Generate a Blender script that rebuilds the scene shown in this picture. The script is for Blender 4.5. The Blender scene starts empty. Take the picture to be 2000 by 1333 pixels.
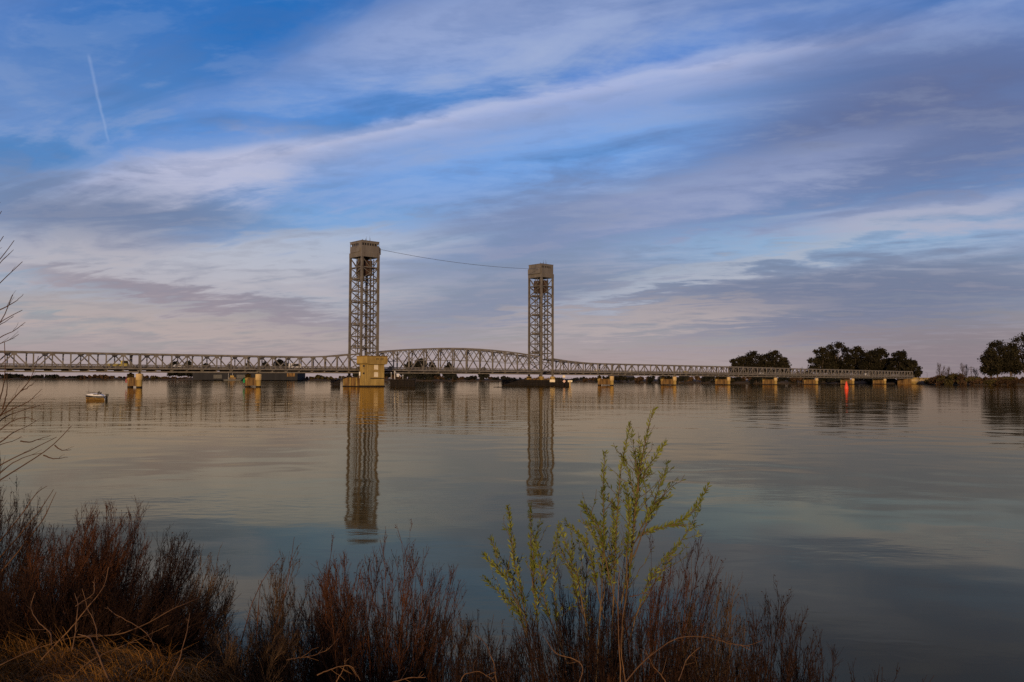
import bpy, math, random
import numpy as np
from mathutils import Matrix, Vector

random.seed(11)
rng = np.random.default_rng(11)
scene = bpy.context.scene
COL = scene.collection

# ------------------------------------------------------------------ camera
F = 1666.0                                   # focal length in photo pixels (photo is 2000 wide)
CAMZ = 3.5
PITCH = math.atan(73.5 / F)
ROLL = 0.0033
CAMROT = Matrix.Rotation(math.pi / 2 + PITCH, 4, 'X') @ Matrix.Rotation(ROLL, 4, 'Z')
cam = bpy.data.cameras.new('camera')
cam.sensor_width = 36.0
cam.lens = 36.0 * F / 2000.0
cam.clip_start = 0.05
cam.clip_end = 30000.0
cam_ob = bpy.data.objects.new('camera', cam)
COL.objects.link(cam_ob)
cam_ob.matrix_world = Matrix.Translation((0, 0, CAMZ)) @ CAMROT
scene.camera = cam_ob

# ------------------------------------------------------------------ sky, sun, exposure
SUN_ELEV = math.radians(7.0)
SUN_DIR = Vector((-0.20, -1.0, 0)).normalized() * math.cos(SUN_ELEV) + Vector((0, 0, math.sin(SUN_ELEV)))
world = bpy.data.worlds.new('World')
scene.world = world
world.use_nodes = True


# (photo column, photo row, half width, half height, tilt, colour, amount): clear gaps and cloud banks of this sky
BANKS_UNDER = [
    (330, 40, 360, 120, 4, (36, 110, 188), 0.85), (660, 190, 430, 62, 12, (86, 142, 214), 0.70), (1080, 290, 430, 60, 10, (116, 164, 228), 0.75),
    (1250, 115, 260, 48, 18, (86, 136, 212), 0.75), (560, 440, 300, 38, 5, (118, 166, 220), 0.70), (1660, 465, 340, 34, 3, (146, 178, 212), 0.75), (30, 300, 130, 44, 0, (66, 126, 188), 0.7),
    (1000, 50, 440, 90, 10, (158, 174, 214), 0.70), (120, 150, 240, 110, 10, (98, 136, 192), 0.45)]
BANKS_OVER = [
    (370, 335, 240, 52, 8, (188, 191, 216), 0.85), (190, 420, 320, 72, -5, (112, 126, 158), 0.85), (300, 525, 540, 62, -4, (184, 180, 188), 0.85), (640, 490, 260, 40, 6, (188, 194, 208), 0.65),
    (360, 585, 360, 24, -9, (146, 136, 148), 0.80), (240, 625, 440, 30, -6, (184, 168, 164), 0.65), (1860, 210, 420, 160, 10, (98, 110, 150), 0.92), (1650, 330, 360, 66, 14, (110, 126, 166), 0.65),
    (1130, 430, 380, 60, 12, (126, 140, 176), 0.85), (1000, 570, 270, 74, 8, (128, 138, 164), 0.80), (1480, 352, 340, 46, 15, (152, 164, 202), 0.55), (1850, 415, 270, 34, 6, (174, 178, 200), 0.80),
    (1680, 575, 480, 78, 4, (112, 122, 150), 0.90), (1400, 525, 320, 18, 14, (174, 182, 198), 0.75), (1230, 620, 320, 26, 4, (180, 168, 168), 0.75), (1900, 690, 330, 66, 0, (126, 116, 126), 0.70)]


def build_world():
    nt = world.node_tree
    N = nt.nodes
    L = nt.links
    N.clear()

    def val(x):
        return x

    def math_(op, a, b=None, c=None, clamp=False):
        n = N.new('ShaderNodeMath')
        n.operation = op
        n.use_clamp = clamp
        for i, v in enumerate((a, b, c)):
            if v is None:
                continue
            if isinstance(v, (int, float)):
                n.inputs[i].default_value = v
            else:
                L.new(v, n.inputs[i])
        return n.outputs[0]

    def ramp(fac, stops, interp='EASE'):
        n = N.new('ShaderNodeValToRGB')
        n.color_ramp.interpolation = interp
        el = n.color_ramp.elements
        while len(el) > 1:
            el.remove(el[0])
        el[0].position = stops[0][0]
        el[0].color = stops[0][1]
        for p, c in stops[1:]:
            e = el.new(p)
            e.color = c
        L.new(fac, n.inputs[0])
        return n.outputs[0]

    def g(x):
        return (x, x, x, 1)

    def mix(fac, a, b):
        n = N.new('ShaderNodeMix')
        n.data_type = 'RGBA'
        for s, v in ((n.inputs[0], fac), (n.inputs[6], a), (n.inputs[7], b)):
            if isinstance(v, (int, float)):
                s.default_value = v
            elif isinstance(v, tuple):
                s.default_value = v
            else:
                L.new(v, s)
        return n.outputs[2]

    def noise(vec, scale, detail=6.0, rough=0.55, dist=0.0):
        n = N.new('ShaderNodeTexNoise')
        n.inputs['Scale'].default_value = scale
        n.inputs['Detail'].default_value = detail
        n.inputs['Roughness'].default_value = rough
        n.inputs['Distortion'].default_value = dist
        L.new(vec, n.inputs['Vector'])
        return n.outputs[0]

    def comb(x, y, z=0.0):
        n = N.new('ShaderNodeCombineXYZ')
        for i, v in enumerate((x, y, z)):
            if isinstance(v, (int, float)):
                n.inputs[i].default_value = v
            else:
                L.new(v, n.inputs[i])
        return n.outputs[0]

    def lin(r, gg, b):
        f = lambda v: ((v / 255) / 12.92) if v / 255 <= 0.04045 else (((v / 255) + 0.055) / 1.055) ** 2.4
        return (f(r) / SKY_S, f(gg) / SKY_S, f(b) / SKY_S, 1)

    def deck(x, y):
        """where a direction of the view meets a flat cloud deck of unit height"""
        d = CAMROT.to_3x3() @ Vector(((x - 1000) / F, -(y - 666.5) / F, -1.0))
        return d.x / d.z, d.y / d.z

    SKY_S = 0.1
    tc = N.new('ShaderNodeTexCoord')
    sep = N.new('ShaderNodeSeparateXYZ')
    L.new(tc.outputs['Generated'], sep.inputs[0])
    X, Y, Z = sep.outputs
    zc = math_('MAXIMUM', Z, 0.0)

    sky = N.new('ShaderNodeTexSky')
    sky.sky_type = 'NISHITA'
    sky.sun_disc = False
    sky.sun_elevation = SUN_ELEV
    sky.sun_rotation = math.radians(169.0)
    sky.air_density = 1.2
    sky.dust_density = 0.6
    sky.ozone_density = 3.0

    # clear air between the clouds: the sky texture, pushed to the deep blue of the clear gaps
    hs = N.new('ShaderNodeHueSaturation')
    hs.inputs['Saturation'].default_value = 1.35
    hs.inputs['Value'].default_value = 1.0
    L.new(sky.outputs[0], hs.inputs['Color'])
    blue_e = ramp(zc, [(0.0, lin(164, 158, 164)), (0.06, lin(160, 164, 176)), (0.13, lin(134, 170, 212)), (0.25, lin(84, 140, 212)), (0.42, lin(40, 104, 184)), (0.7, lin(70, 100, 158)), (1.0, lin(84, 100, 142))], 'LINEAR')
    clear = mix(0.82, hs.outputs[0], blue_e)

    # coordinates on a cloud deck seen in perspective
    den = math_('ADD', zc, 0.10)
    U = math_('DIVIDE', X, den)
    V = math_('DIVIDE', Y, den)
    ca, sa = 0.90, -0.435                    # streaks run from lower left to upper right of the view
    A = math_('ADD', math_('MULTIPLY', U, ca), math_('MULTIPLY', V, sa))
    B = math_('ADD', math_('MULTIPLY', U, -sa), math_('MULTIPLY', V, ca))
    n1 = noise(comb(math_('MULTIPLY', A, 0.42), math_('MULTIPLY', B, 1.0), 1.7), 1.15, 5.0, 0.56, 0.8)
    n2 = noise(comb(math_('MULTIPLY', A, 0.75), math_('MULTIPLY', B, 1.9), 5.3), 1.9, 5.0, 0.58, 1.0)
    n3 = noise(comb(math_('MULTIPLY', U, 0.9), math_('MULTIPLY', V, 1.3), 9.1), 4.6, 5.0, 0.62, 0.0)

    # a thin veil of high cloud over the whole sky
    cov = math_('ADD', math_('MULTIPLY', n1, 0.6), math_('MULTIPLY', n2, 0.4))
    thick_low = ramp(zc, [(0.0, g(0.20)), (0.10, g(0.12)), (0.22, g(0.02)), (0.42, g(0.0))], 'LINEAR')
    cov = math_('ADD', cov, thick_low)
    veil = ramp(cov, [(0.40, g(0.0)), (0.54, g(0.45)), (0.68, g(0.80)), (0.84, g(0.95))])
    veil_col = ramp(zc, [(0.0, lin(168, 148, 148)), (0.05, lin(172, 160, 164)), (0.11, lin(160, 166, 186)), (0.20, lin(142, 162, 208)), (0.32, lin(140, 160, 212)), (0.5, lin(126, 140, 180)), (0.8, lin(120, 124, 142))], 'LINEAR')
    col = mix(veil, clear, veil_col)

    # cloud banks: direction on the sky (tangents about north), edges frayed by the streak noises
    yy = math_('MAXIMUM', Y, 0.12)
    ga = math_('DIVIDE', X, yy)
    gb = math_('DIVIDE', Z, yy)
    ga = math_('ADD', ga, math_('MULTIPLY', math_('SUBTRACT', n1, 0.5), 0.26))
    gb = math_('ADD', gb, math_('ADD', math_('MULTIPLY', math_('SUBTRACT', n2, 0.5), 0.075), math_('MULTIPLY', math_('SUBTRACT', n3, 0.5), 0.05)))
    gv = comb(ga, gb, 0.0)
    tex = math_('ADD', 0.20, math_('ADD', math_('MULTIPLY', n2, 0.75), math_('MULTIPLY', n3, 0.85)))

    def bank(col_in, px, py, rx, ry, rot, color, amt):
        mp = N.new('ShaderNodeMapping')
        mp.vector_type = 'TEXTURE'
        mp.inputs['Location'].default_value = ((px - 1000) / F, (740 - py) / F, 0)
        mp.inputs['Rotation'].default_value = (0, 0, math.radians(rot))
        mp.inputs['Scale'].default_value = (rx * 1.25 / F, ry * 1.25 / F, 1)
        L.new(gv, mp.inputs[0])
        ln = N.new('ShaderNodeVectorMath')
        ln.operation = 'LENGTH'
        L.new(mp.outputs[0], ln.inputs[0])
        mr = N.new('ShaderNodeMapRange')
        mr.interpolation_type = 'SMOOTHERSTEP'
        mr.inputs['From Min'].default_value = 1.35
        mr.inputs['From Max'].default_value = 0.15
        mr.inputs['To Max'].default_value = amt
        L.new(ln.outputs['Value'], mr.inputs['Value'])
        return mix(math_('MULTIPLY', mr.outputs[0], tex, clamp=True), col_in, lin(*color))

    for bk in BANKS_UNDER:
        col = bank(col, *bk)

    # long bright streak crossing the view (a straight cloud bank on the deck)
    U0 = math_('DIVIDE', X, math_('MAXIMUM', Z, 0.03))
    V0 = math_('DIVIDE', Y, math_('MAXIMUM', Z, 0.03))
    (px, py), (qx, qy) = deck(350, 328), deck(1600, 82)
    dl = math.hypot(qx - px, qy - py)
    dx, dy = (qx - px) / dl, (qy - py) / dl
    wob = math_('ADD', math_('MULTIPLY', math_('SUBTRACT', n2, 0.5), 0.24), math_('MULTIPLY', math_('SUBTRACT', n3, 0.5), 0.16))
    ac = math_('ADD', math_('ADD', math_('MULTIPLY', U0, -dy), math_('MULTIPLY', V0, dx)), -(-px * dy + py * dx))
    ac = math_('ADD', ac, wob)
    al = math_('ADD', math_('ADD', math_('MULTIPLY', U0, dx), math_('MULTIPLY', V0, dy)), -(px * dx + py * dy))
    sx = math_('ADD', math_('MULTIPLY', ac, 0.5), 0.5)
    acr = ramp(sx, [(0.44, g(0.0)), (0.485, g(0.55)), (0.51, g(1.0)), (0.555, g(0.66)), (0.66, g(0.32)), (0.88, g(0.0))])
    alr = ramp(math_('MULTIPLY', math_('ADD', al, 1.2), 0.2), [(0.0, g(0.0)), (0.2, g(0.7)), (0.45, g(1.0)), (0.75, g(0.8)), (0.96, g(0.0))])
    st = math_('MULTIPLY', math_('MULTIPLY', acr, alr), math_('ADD', 0.5, math_('MULTIPLY', n1, 0.75)), clamp=True)
    col = mix(st, col, lin(188, 195, 226))

    for bk in BANKS_OVER:
        col = bank(col, *bk)

    # fine wisps combed along the wind
    wv = math_('ADD', math_('MULTIPLY', n2, 0.5), math_('MULTIPLY', n3, 0.5))
    wcol = ramp(zc, [(0.0, lin(186, 166, 162)), (0.08, lin(190, 180, 182)), (0.2, lin(174, 184, 208)), (0.4, lin(162, 182, 216)), (1.0, lin(150, 155, 175))], 'LINEAR')
    col = mix(ramp(wv, [(0.48, g(0.0)), (0.60, g(0.18)), (0.72, g(0.36))]), col, wcol)
    dcol = ramp(zc, [(0.0, lin(140, 126, 130)), (0.12, lin(116, 120, 138)), (0.4, lin(84, 108, 160)), (1.0, lin(90, 96, 120))], 'LINEAR')
    col = mix(ramp(wv, [(0.32, g(0.30)), (0.42, g(0.13)), (0.50, g(0.0))]), col, dcol)

    # afterglow of the low sun in the half of the sky behind the viewer
    glow = math_('MULTIPLY', ramp(math_('MULTIPLY', Y, -1.0), [(0.0, g(0.0)), (0.5, g(0.55)), (1.0, g(0.85))]), ramp(zc, [(0.0, g(1.0)), (0.35, g(0.75)), (0.8, g(0.15)), (1.0, g(0.0))]))
    col = mix(glow, col, lin(214, 164, 118))

    # a thin vapour trail high at the left
    (cx0, cy0), (cx1, cy1) = deck(171, 102), deck(213, 282)
    cl = math.hypot(cx1 - cx0, cy1 - cy0)
    ex, ey = (cx1 - cx0) / cl, (cy1 - cy0) / cl
    tw = math_('MULTIPLY', math_('SUBTRACT', n2, 0.5), 0.02)
    tac = math_('ADD', math_('ADD', math_('ADD', math_('MULTIPLY', U0, -ey), math_('MULTIPLY', V0, ex)), -(-cx0 * ey + cy0 * ex)), tw)
    tal = math_('DIVIDE', math_('ADD', math_('ADD', math_('MULTIPLY', U0, ex), math_('MULTIPLY', V0, ey)), -(cx0 * ex + cy0 * ey)), cl)
    tr = math_('SUBTRACT', 1.0, math_('DIVIDE', math_('ABSOLUTE', tac), 0.008), clamp=True)
    ta = ramp(tal, [(0.0, g(0.0)), (0.05, g(0.8)), (0.5, g(1.0)), (0.9, g(0.7)), (1.0, g(0.0))])
    trail = math_('MULTIPLY', math_('MULTIPLY', tr, ta), 0.22)
    col = mix(trail, col, lin(190, 205, 235))

    # ground half of the world, only seen past the far edge of the land
    lo = ramp(math_('ADD', math_('MULTIPLY', Z, 20.0), 0.5), [(0.45, g(1.0)), (0.5, g(0.0))], 'LINEAR')
    col = mix(lo, col, lin(120, 110, 112))

    bg = N.new('ShaderNodeBackground')
    bg.inputs['Strength'].default_value = SKY_S
    L.new(col, bg.inputs['Color'])
    out = N.new('ShaderNodeOutputWorld')
    L.new(bg.outputs[0], out.inputs['Surface'])


build_world()
world.cycles.sampling_method = 'MANUAL'
world.cycles.sample_map_resolution = 512

sun = bpy.data.lights.new('sun', 'SUN')
sun.energy = 3.0
sun.angle = math.radians(0.6)
sun.color = (1.0, 0.72, 0.45)
sun_ob = bpy.data.objects.new('sun', sun)
COL.objects.link(sun_ob)
sun_ob.rotation_euler = (-SUN_DIR).to_track_quat('-Z', 'Y').to_euler()
sun_ob.location = (0, -50, 40)

scene.view_settings.view_transform = 'Standard'
scene.view_settings.look = 'None'
scene.view_settings.exposure = -0.03
scene.view_settings.gamma = 1.0
scene.view_settings.use_curve_mapping = False
scene.cycles.max_bounces = 6
scene.cycles.use_denoising = False
scene.cycles.sample_clamp_direct = 4.0
scene.cycles.sample_clamp_indirect = 2.0


# ------------------------------------------------------------------ helpers: photo geometry
R3 = CAMROT.to_3x3()


def ray(px, py):
    return R3 @ Vector(((px - 1000) / F, -(py - 666.5) / F, -1.0))


def at(px, py, Y):
    """point of the place that stands Y metres in front of the camera in the direction of a photo position"""
    d = ray(px, py)
    return Vector((0, 0, CAMZ)) + d * (Y / d.y)


def ground_pt(px, Y, z):
    d = ray(px, 740)
    return Vector((d.x / d.y * Y, Y, z))


# bridge frame: u along the bridge, v across it (0 = near truss), z above the water
BS, BC = 1820 / math.hypot(1820, F), F / math.hypot(1820, F)
BD = 299.8
BANG = math.atan2(BC, BS)


def W(u, v, z=0.0):
    return Vector((-BC * (BD + v) + BS * (u - BD * BS / BC), BS * (BD + v) + BC * (u - BD * BS / BC), z))


def Uof(px, v=0.0):
    """bridge coordinate u seen at photo column px for the line at v"""
    t = (px - 1000) / F
    # X = t*Y with X = -BC(BD+v)+BS*w ; Y = BS(BD+v)+BC*w
    w = (t * BS + BC) * (BD + v) / (BS - t * BC)
    return w + BD * BS / BC


# ------------------------------------------------------------------ helpers: meshes
def link(name, me, mat=None, parent=None, loc=None, rotz=None):
    o = bpy.data.objects.new(name, me)
    COL.objects.link(o)
    if mat is not None and me is not None and len(me.materials) == 0:
        me.materials.append(mat)
    if parent is not None:
        o.parent = parent
    if loc is not None:
        o.location = loc
    if rotz is not None:
        o.rotation_euler = (0, 0, rotz)
    return o


def tag(o, label=None, cat=None, group=None, kind=None):
    if label:
        o['label'] = label
    if cat:
        o['category'] = cat
    if group:
        o['group'] = group
    if kind:
        o['kind'] = kind
    return o


def empty(name, loc, rotz=0.0, label=None, cat=None, group=None):
    o = bpy.data.objects.new(name, None)
    COL.objects.link(o)
    o.location = loc
    o.rotation_euler = (0, 0, rotz)
    return tag(o, label, cat, group)


def np_mesh(name, V, Fc, smooth=False):
    """V (n,3) array, Fc (m,k) array"""
    me = bpy.data.meshes.new(name)
    V = np.asarray(V, dtype=np.float32).reshape(-1, 3)
    Fc = np.asarray(Fc, dtype=np.int32)
    m, k = Fc.shape
    me.vertices.add(len(V))
    me.vertices.foreach_set('co', V.ravel())
    me.loops.add(m * k)
    me.loops.foreach_set('vertex_index', Fc.ravel())
    me.polygons.add(m)
    me.polygons.foreach_set('loop_start', np.arange(0, m * k, k, dtype=np.int32))
    me.polygons.foreach_set('loop_total', np.full(m, k, dtype=np.int32))
    if smooth:
        me.polygons.foreach_set('use_smooth', np.ones(m, dtype=bool))
    me.update(calc_edges=True)
    me.validate()
    return me


class MB:
    def __init__(self):
        self.v = []
        self.f = []
        self.s = []

    def add(self, vs, fs, smooth=False):
        b = len(self.v)
        self.v += [tuple(p) for p in vs]
        self.f += [tuple(i + b for i in f) for f in fs]
        self.s += [smooth] * len(fs)
        return self

    def box(self, x0, x1, y0, y1, z0, z1):
        vs = [(x0, y0, z0), (x1, y0, z0), (x1, y1, z0), (x0, y1, z0), (x0, y0, z1), (x1, y0, z1), (x1, y1, z1), (x0, y1, z1)]
        return self.add(vs, [(3, 2, 1, 0), (4, 5, 6, 7), (0, 1, 5, 4), (1, 2, 6, 5), (2, 3, 7, 6), (3, 0, 4, 7)])

    def beam(self, p0, p1, w, h):
        p0, p1 = Vector(p0), Vector(p1)
        d = (p1 - p0).normalized()
        ref = Vector((0, 0, 1)) if abs(d.z) < 0.95 else Vector((1, 0, 0))
        s = d.cross(ref).normalized()
        t = s.cross(d).normalized()
        s, t = s * (w / 2), t * (h / 2)
        vs = [p0 - s - t, p0 + s - t, p0 + s + t, p0 - s + t, p1 - s - t, p1 + s - t, p1 + s + t, p1 - s + t]
        return self.add(vs, [(3, 2, 1, 0), (4, 5, 6, 7), (0, 1, 5, 4), (1, 2, 6, 5), (2, 3, 7, 6), (3, 0, 4, 7)])

    def cyl(self, p0, p1, r0, r1=None, n=12, caps=True):
        r1 = r0 if r1 is None else r1
        p0, p1 = Vector(p0), Vector(p1)
        d = (p1 - p0).normalized()
        ref = Vector((0, 0, 1)) if abs(d.z) < 0.95 else Vector((1, 0, 0))
        s = d.cross(ref).normalized()
        t = s.cross(d).normalized()
        vs = []
        for p, r in ((p0, r0), (p1, r1)):
            for i in range(n):
                a = 2 * math.pi * i / n
                vs.append(p + (s * math.cos(a) + t * math.sin(a)) * r)
        self.add(vs, [(i, (i + 1) % n, n + (i + 1) % n, n + i) for i in range(n)], True)
        if caps:
            self.add(vs, [tuple(range(n))[::-1], tuple(range(n, 2 * n))])
        return self

    def lathe(self, prof, n=20, cx=0.0, cy=0.0):
        vs = []
        for r, z in prof:
            for i in range(n):
                a = 2 * math.pi * i / n
                vs.append((cx + r * math.cos(a), cy + r * math.sin(a), z))
        fs = []
        for k in range(len(prof) - 1):
            for i in range(n):
                fs.append((k * n + i, k * n + (i + 1) % n, (k + 1) * n + (i + 1) % n, (k + 1) * n + i))
        self.add(vs, fs, True)
        self.add(vs, [tuple(range(n))[::-1], tuple(range((len(prof) - 1) * n, len(prof) * n))])
        return self

    def prism(self, poly, y0, y1):
        """poly in (x,z) counter-clockwise, extruded along y"""
        n = len(poly)
        vs = [(x, y0, z) for x, z in poly] + [(x, y1, z) for x, z in poly]
        fs = [tuple(range(n)), tuple(range(2 * n - 1, n - 1, -1))]
        fs += [((i + 1) % n, i, n + i, n + (i + 1) % n) for i in range(n)]
        return self.add(vs, fs)

    def build(self, name, mat, parent=None, loc=None, rotz=None):
        me = bpy.data.meshes.new(name)
        me.from_pydata(self.v, [], self.f)
        if any(self.s):
            me.polygons.foreach_set('use_smooth', self.s)
        me.update()
        return link(name, me, mat, parent, loc, rotz)


def tubes(P, R, sides=3):
    """P (N,K,3), R (N,K): batch of tapering tubes -> V, F"""
    P = np.asarray(P, float)
    R = np.asarray(R, float)
    N_, K, _ = P.shape
    T = np.gradient(P, axis=1)
    T /= np.linalg.norm(T, axis=2, keepdims=True) + 1e-9
    ref = np.zeros_like(T)
    ref[..., 0] = 0.31
    ref[..., 1] = 0.92
    ref[..., 2] = 0.2
    S = np.cross(T, ref)
    S /= np.linalg.norm(S, axis=2, keepdims=True) + 1e-9
    Q = np.cross(S, T)
    a = 2 * np.pi * np.arange(sides) / sides
    V = P[:, :, None, :] + R[:, :, None, None] * (np.cos(a)[None, None, :, None] * S[:, :, None, :] + np.sin(a)[None, None, :, None] * Q[:, :, None, :])
    idx = np.arange(N_ * K * sides).reshape(N_, K, sides)
    nx = np.roll(idx, -1, axis=2)
    Fc = np.stack([idx[:, :-1], nx[:, :-1], nx[:, 1:], idx[:, 1:]], axis=-1).reshape(-1, 4)
    return V.reshape(-1, 3), Fc


def merge(parts):
    Vs, Fs, b = [], [], 0
    for V, Fc in parts:
        Vs.append(V)
        Fs.append(Fc + b)
        b += len(V)
    return np.concatenate(Vs), np.concatenate(Fs)


def unit(a):
    return a / (np.linalg.norm(a, axis=-1, keepdims=True) + 1e-9)


# ------------------------------------------------------------------ helpers: materials
def pmat(name, c1, c2, scale=1.0, rough=0.7, stretch=(1, 1, 1), bump=0.0, bscale=None, metallic=0.0, c3=None, detail=6.0, spec=0.3, rnd=0.0):
    m = bpy.data.materials.new(name)
    m.use_nodes = True
    nt = m.node_tree
    N, L = nt.nodes, nt.links
    b = N['Principled BSDF']
    b.inputs['Roughness'].default_value = rough
    b.inputs['Metallic'].default_value = metallic
    b.inputs['Specular IOR Level'].default_value = spec
    tc = N.new('ShaderNodeTexCoord')
    mp = N.new('ShaderNodeMapping')
    mp.inputs['Scale'].default_value = stretch
    L.new(tc.outputs['Object'], mp.inputs[0])
    n = N.new('ShaderNodeTexNoise')
    n.inputs['Scale'].default_value = scale
    n.inputs['Detail'].default_value = detail
    n.inputs['Roughness'].default_value = 0.6
    L.new(mp.outputs[0], n.inputs['Vector'])
    r = N.new('ShaderNodeValToRGB')
    r.color_ramp.elements[0].position = 0.36
    r.color_ramp.elements[0].color = (*c1, 1)
    r.color_ramp.elements[1].position = 0.66
    r.color_ramp.elements[1].color = (*c2, 1)
    if c3:
        e = r.color_ramp.elements.new(0.8)
        e.color = (*c3, 1)
    L.new(n.outputs[0], r.inputs[0])
    out = r.outputs[0]
    if rnd:
        oi = N.new('ShaderNodeObjectInfo')
        hs = N.new('ShaderNodeHueSaturation')
        mm = N.new('ShaderNodeMapRange')
        mm.inputs['To Min'].default_value = 1 - rnd
        mm.inputs['To Max'].default_value = 1 + rnd
        L.new(oi.outputs['Random'], mm.inputs[0])
        L.new(mm.outputs[0], hs.inputs['Value'])
        L.new(out, hs.inputs['Color'])
        out = hs.outputs[0]
    L.new(out, b.inputs['Base Color'])
    if bump:
        n2 = N.new('ShaderNodeTexNoise')
        n2.inputs['Scale'].default_value = bscale or scale * 4
        n2.inputs['Detail'].default_value = 5.0
        L.new(mp.outputs[0], n2.inputs['Vector'])
        bp = N.new('ShaderNodeBump')
        bp.inputs['Strength'].default_value = bump
        L.new(n2.outputs[0], bp.inputs['Height'])
        L.new(bp.outputs[0], b.inputs['Normal'])
    return m


M = {}
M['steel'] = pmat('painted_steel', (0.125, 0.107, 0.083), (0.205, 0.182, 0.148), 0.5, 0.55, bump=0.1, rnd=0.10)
M['tower_steel'] = pmat('tower_steel', (0.09, 0.076, 0.058), (0.165, 0.144, 0.113), 0.35, 0.55, bump=0.1, rnd=0.12, c3=(0.13, 0.08, 0.045))
M['panel'] = pmat('house_cladding', (0.105, 0.089, 0.07), (0.165, 0.144, 0.116), 0.4, 0.6, stretch=(1, 1, 0.25), rnd=0.05)
M['rust'] = pmat('rusty_counterweight', (0.035, 0.020, 0.013), (0.085, 0.047, 0.028), 0.8, 0.85, bump=0.3)
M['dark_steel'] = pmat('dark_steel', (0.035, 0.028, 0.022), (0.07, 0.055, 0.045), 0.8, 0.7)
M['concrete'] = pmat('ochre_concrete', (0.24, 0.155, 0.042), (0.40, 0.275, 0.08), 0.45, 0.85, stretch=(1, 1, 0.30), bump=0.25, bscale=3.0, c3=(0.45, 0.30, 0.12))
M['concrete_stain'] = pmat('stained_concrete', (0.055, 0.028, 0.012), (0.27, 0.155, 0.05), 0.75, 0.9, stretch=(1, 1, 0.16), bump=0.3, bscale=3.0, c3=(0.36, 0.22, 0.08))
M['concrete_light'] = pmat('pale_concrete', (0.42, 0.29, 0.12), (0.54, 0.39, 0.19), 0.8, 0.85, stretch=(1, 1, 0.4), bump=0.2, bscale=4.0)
M['asphalt'] = pmat('asphalt', (0.045, 0.043, 0.04), (0.07, 0.066, 0.06), 0.6, 0.9)
M['timber'] = pmat('wet_timber', (0.007, 0.005, 0.004), (0.022, 0.015, 0.010), 1.2, 0.8, stretch=(1, 1, 0.2), bump=0.4, rnd=0.3)
M['white'] = pmat('white_paint', (0.62, 0.60, 0.56), (0.76, 0.74, 0.70), 2.0, 0.5)
M['pale_sign'] = pmat('pale_sign_board', (0.66, 0.55, 0.36), (0.78, 0.68, 0.48), 1.2, 0.6)
M['orange'] = pmat('orange_paint', (0.62, 0.16, 0.03), (0.72, 0.22, 0.05), 2.0, 0.5)
M['black'] = pmat('black_paint', (0.012, 0.011, 0.01), (0.03, 0.027, 0.025), 3.0, 0.5)
M['glass'] = pmat('dark_glass', (0.015, 0.015, 0.016), (0.03, 0.03, 0.03), 1.0, 0.12, spec=0.5)
M['red'] = pmat('red_buoy_paint', (0.68, 0.055, 0.02), (0.85, 0.10, 0.035), 1.5, 0.45)
M['green'] = pmat('green_marker', (0.01, 0.22, 0.05), (0.02, 0.35, 0.08), 1.5, 0.5)
M['red_dull'] = pmat('red_marker', (0.30, 0.07, 0.05), (0.42, 0.10, 0.07), 1.5, 0.5)
M['cable'] = pmat('wire_rope', (0.05, 0.045, 0.04), (0.09, 0.08, 0.07), 4.0, 0.6)
M['yellow'] = pmat('yellow_truck_paint', (0.42, 0.33, 0.04), (0.55, 0.44, 0.07), 2.0, 0.45)
M['gelcoat'] = pmat('gold_hull_gelcoat', (0.05, 0.025, 0.008), (0.36, 0.23, 0.07), 1.3, 0.3, stretch=(0.5, 1, 2.5), spec=0.5)
M['rubber'] = pmat('rubber', (0.015, 0.015, 0.015), (0.03, 0.03, 0.03), 4.0, 0.8)
M['shed'] = pmat('dark_shed_cladding', (0.008, 0.008, 0.010), (0.018, 0.017, 0.019), 0.15, 0.8, stretch=(1, 1, 0.1))
M['roof'] = pmat('dark_roof', (0.04, 0.035, 0.035), (0.07, 0.06, 0.058), 0.2, 0.8)
M['wood_pole'] = pmat('weathered_pole', (0.05, 0.038, 0.03), (0.09, 0.07, 0.055), 1.0, 0.9)
M['bark'] = pmat('eucalyptus_bark', (0.07, 0.05, 0.035), (0.16, 0.12, 0.085), 0.8, 0.9, stretch=(1, 1, 0.3), bump=0.3)
M['leaf_dark'] = pmat('eucalyptus_foliage', (0.007, 0.006, 0.003), (0.032, 0.026, 0.011), 0.16, 0.8, rnd=0.25, spec=0.1)
M['leaf_far'] = pmat('far_foliage', (0.010, 0.010, 0.007), (0.024, 0.022, 0.014), 0.12, 0.85, rnd=0.35, spec=0.1)
M['leaf_olive'] = pmat('olive_brush', (0.035, 0.028, 0.009), (0.095, 0.072, 0.025), 0.25, 0.85, rnd=0.25, spec=0.1)
M['leaf_tan'] = pmat('winter_brush', (0.035, 0.020, 0.010), (0.095, 0.055, 0.027), 0.3, 0.85, rnd=0.25, spec=0.1)
M['twig'] = pmat('brown_twigs', (0.036, 0.013, 0.005), (0.105, 0.039, 0.013), 2.5, 0.8, rnd=0.15, spec=0.15)
M['twig_dark'] = pmat('dark_twigs', (0.012, 0.005, 0.002), (0.040, 0.017, 0.007), 2.5, 0.8, rnd=0.15, spec=0.15)
M['twig_tan'] = pmat('tan_twigs', (0.045, 0.026, 0.012), (0.13, 0.075, 0.034), 2.5, 0.8, rnd=0.15, spec=0.15)
M['twig_tree'] = pmat('bare_branch_bark', (0.045, 0.022, 0.010), (0.10, 0.05, 0.023), 5.0, 0.75, spec=0.2)
M['cane'] = pmat('dry_cane', (0.08, 0.036, 0.011), (0.19, 0.095, 0.032), 6.0, 0.7, rnd=0.2)
M['willow_stem'] = pmat('willow_stem', (0.07, 0.045, 0.018), (0.15, 0.09, 0.035), 4.0, 0.7)
M['willow_leaf'] = pmat('willow_leaf', (0.045, 0.058, 0.007), (0.155, 0.165, 0.021), 6.0, 0.55, rnd=0.3)
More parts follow.
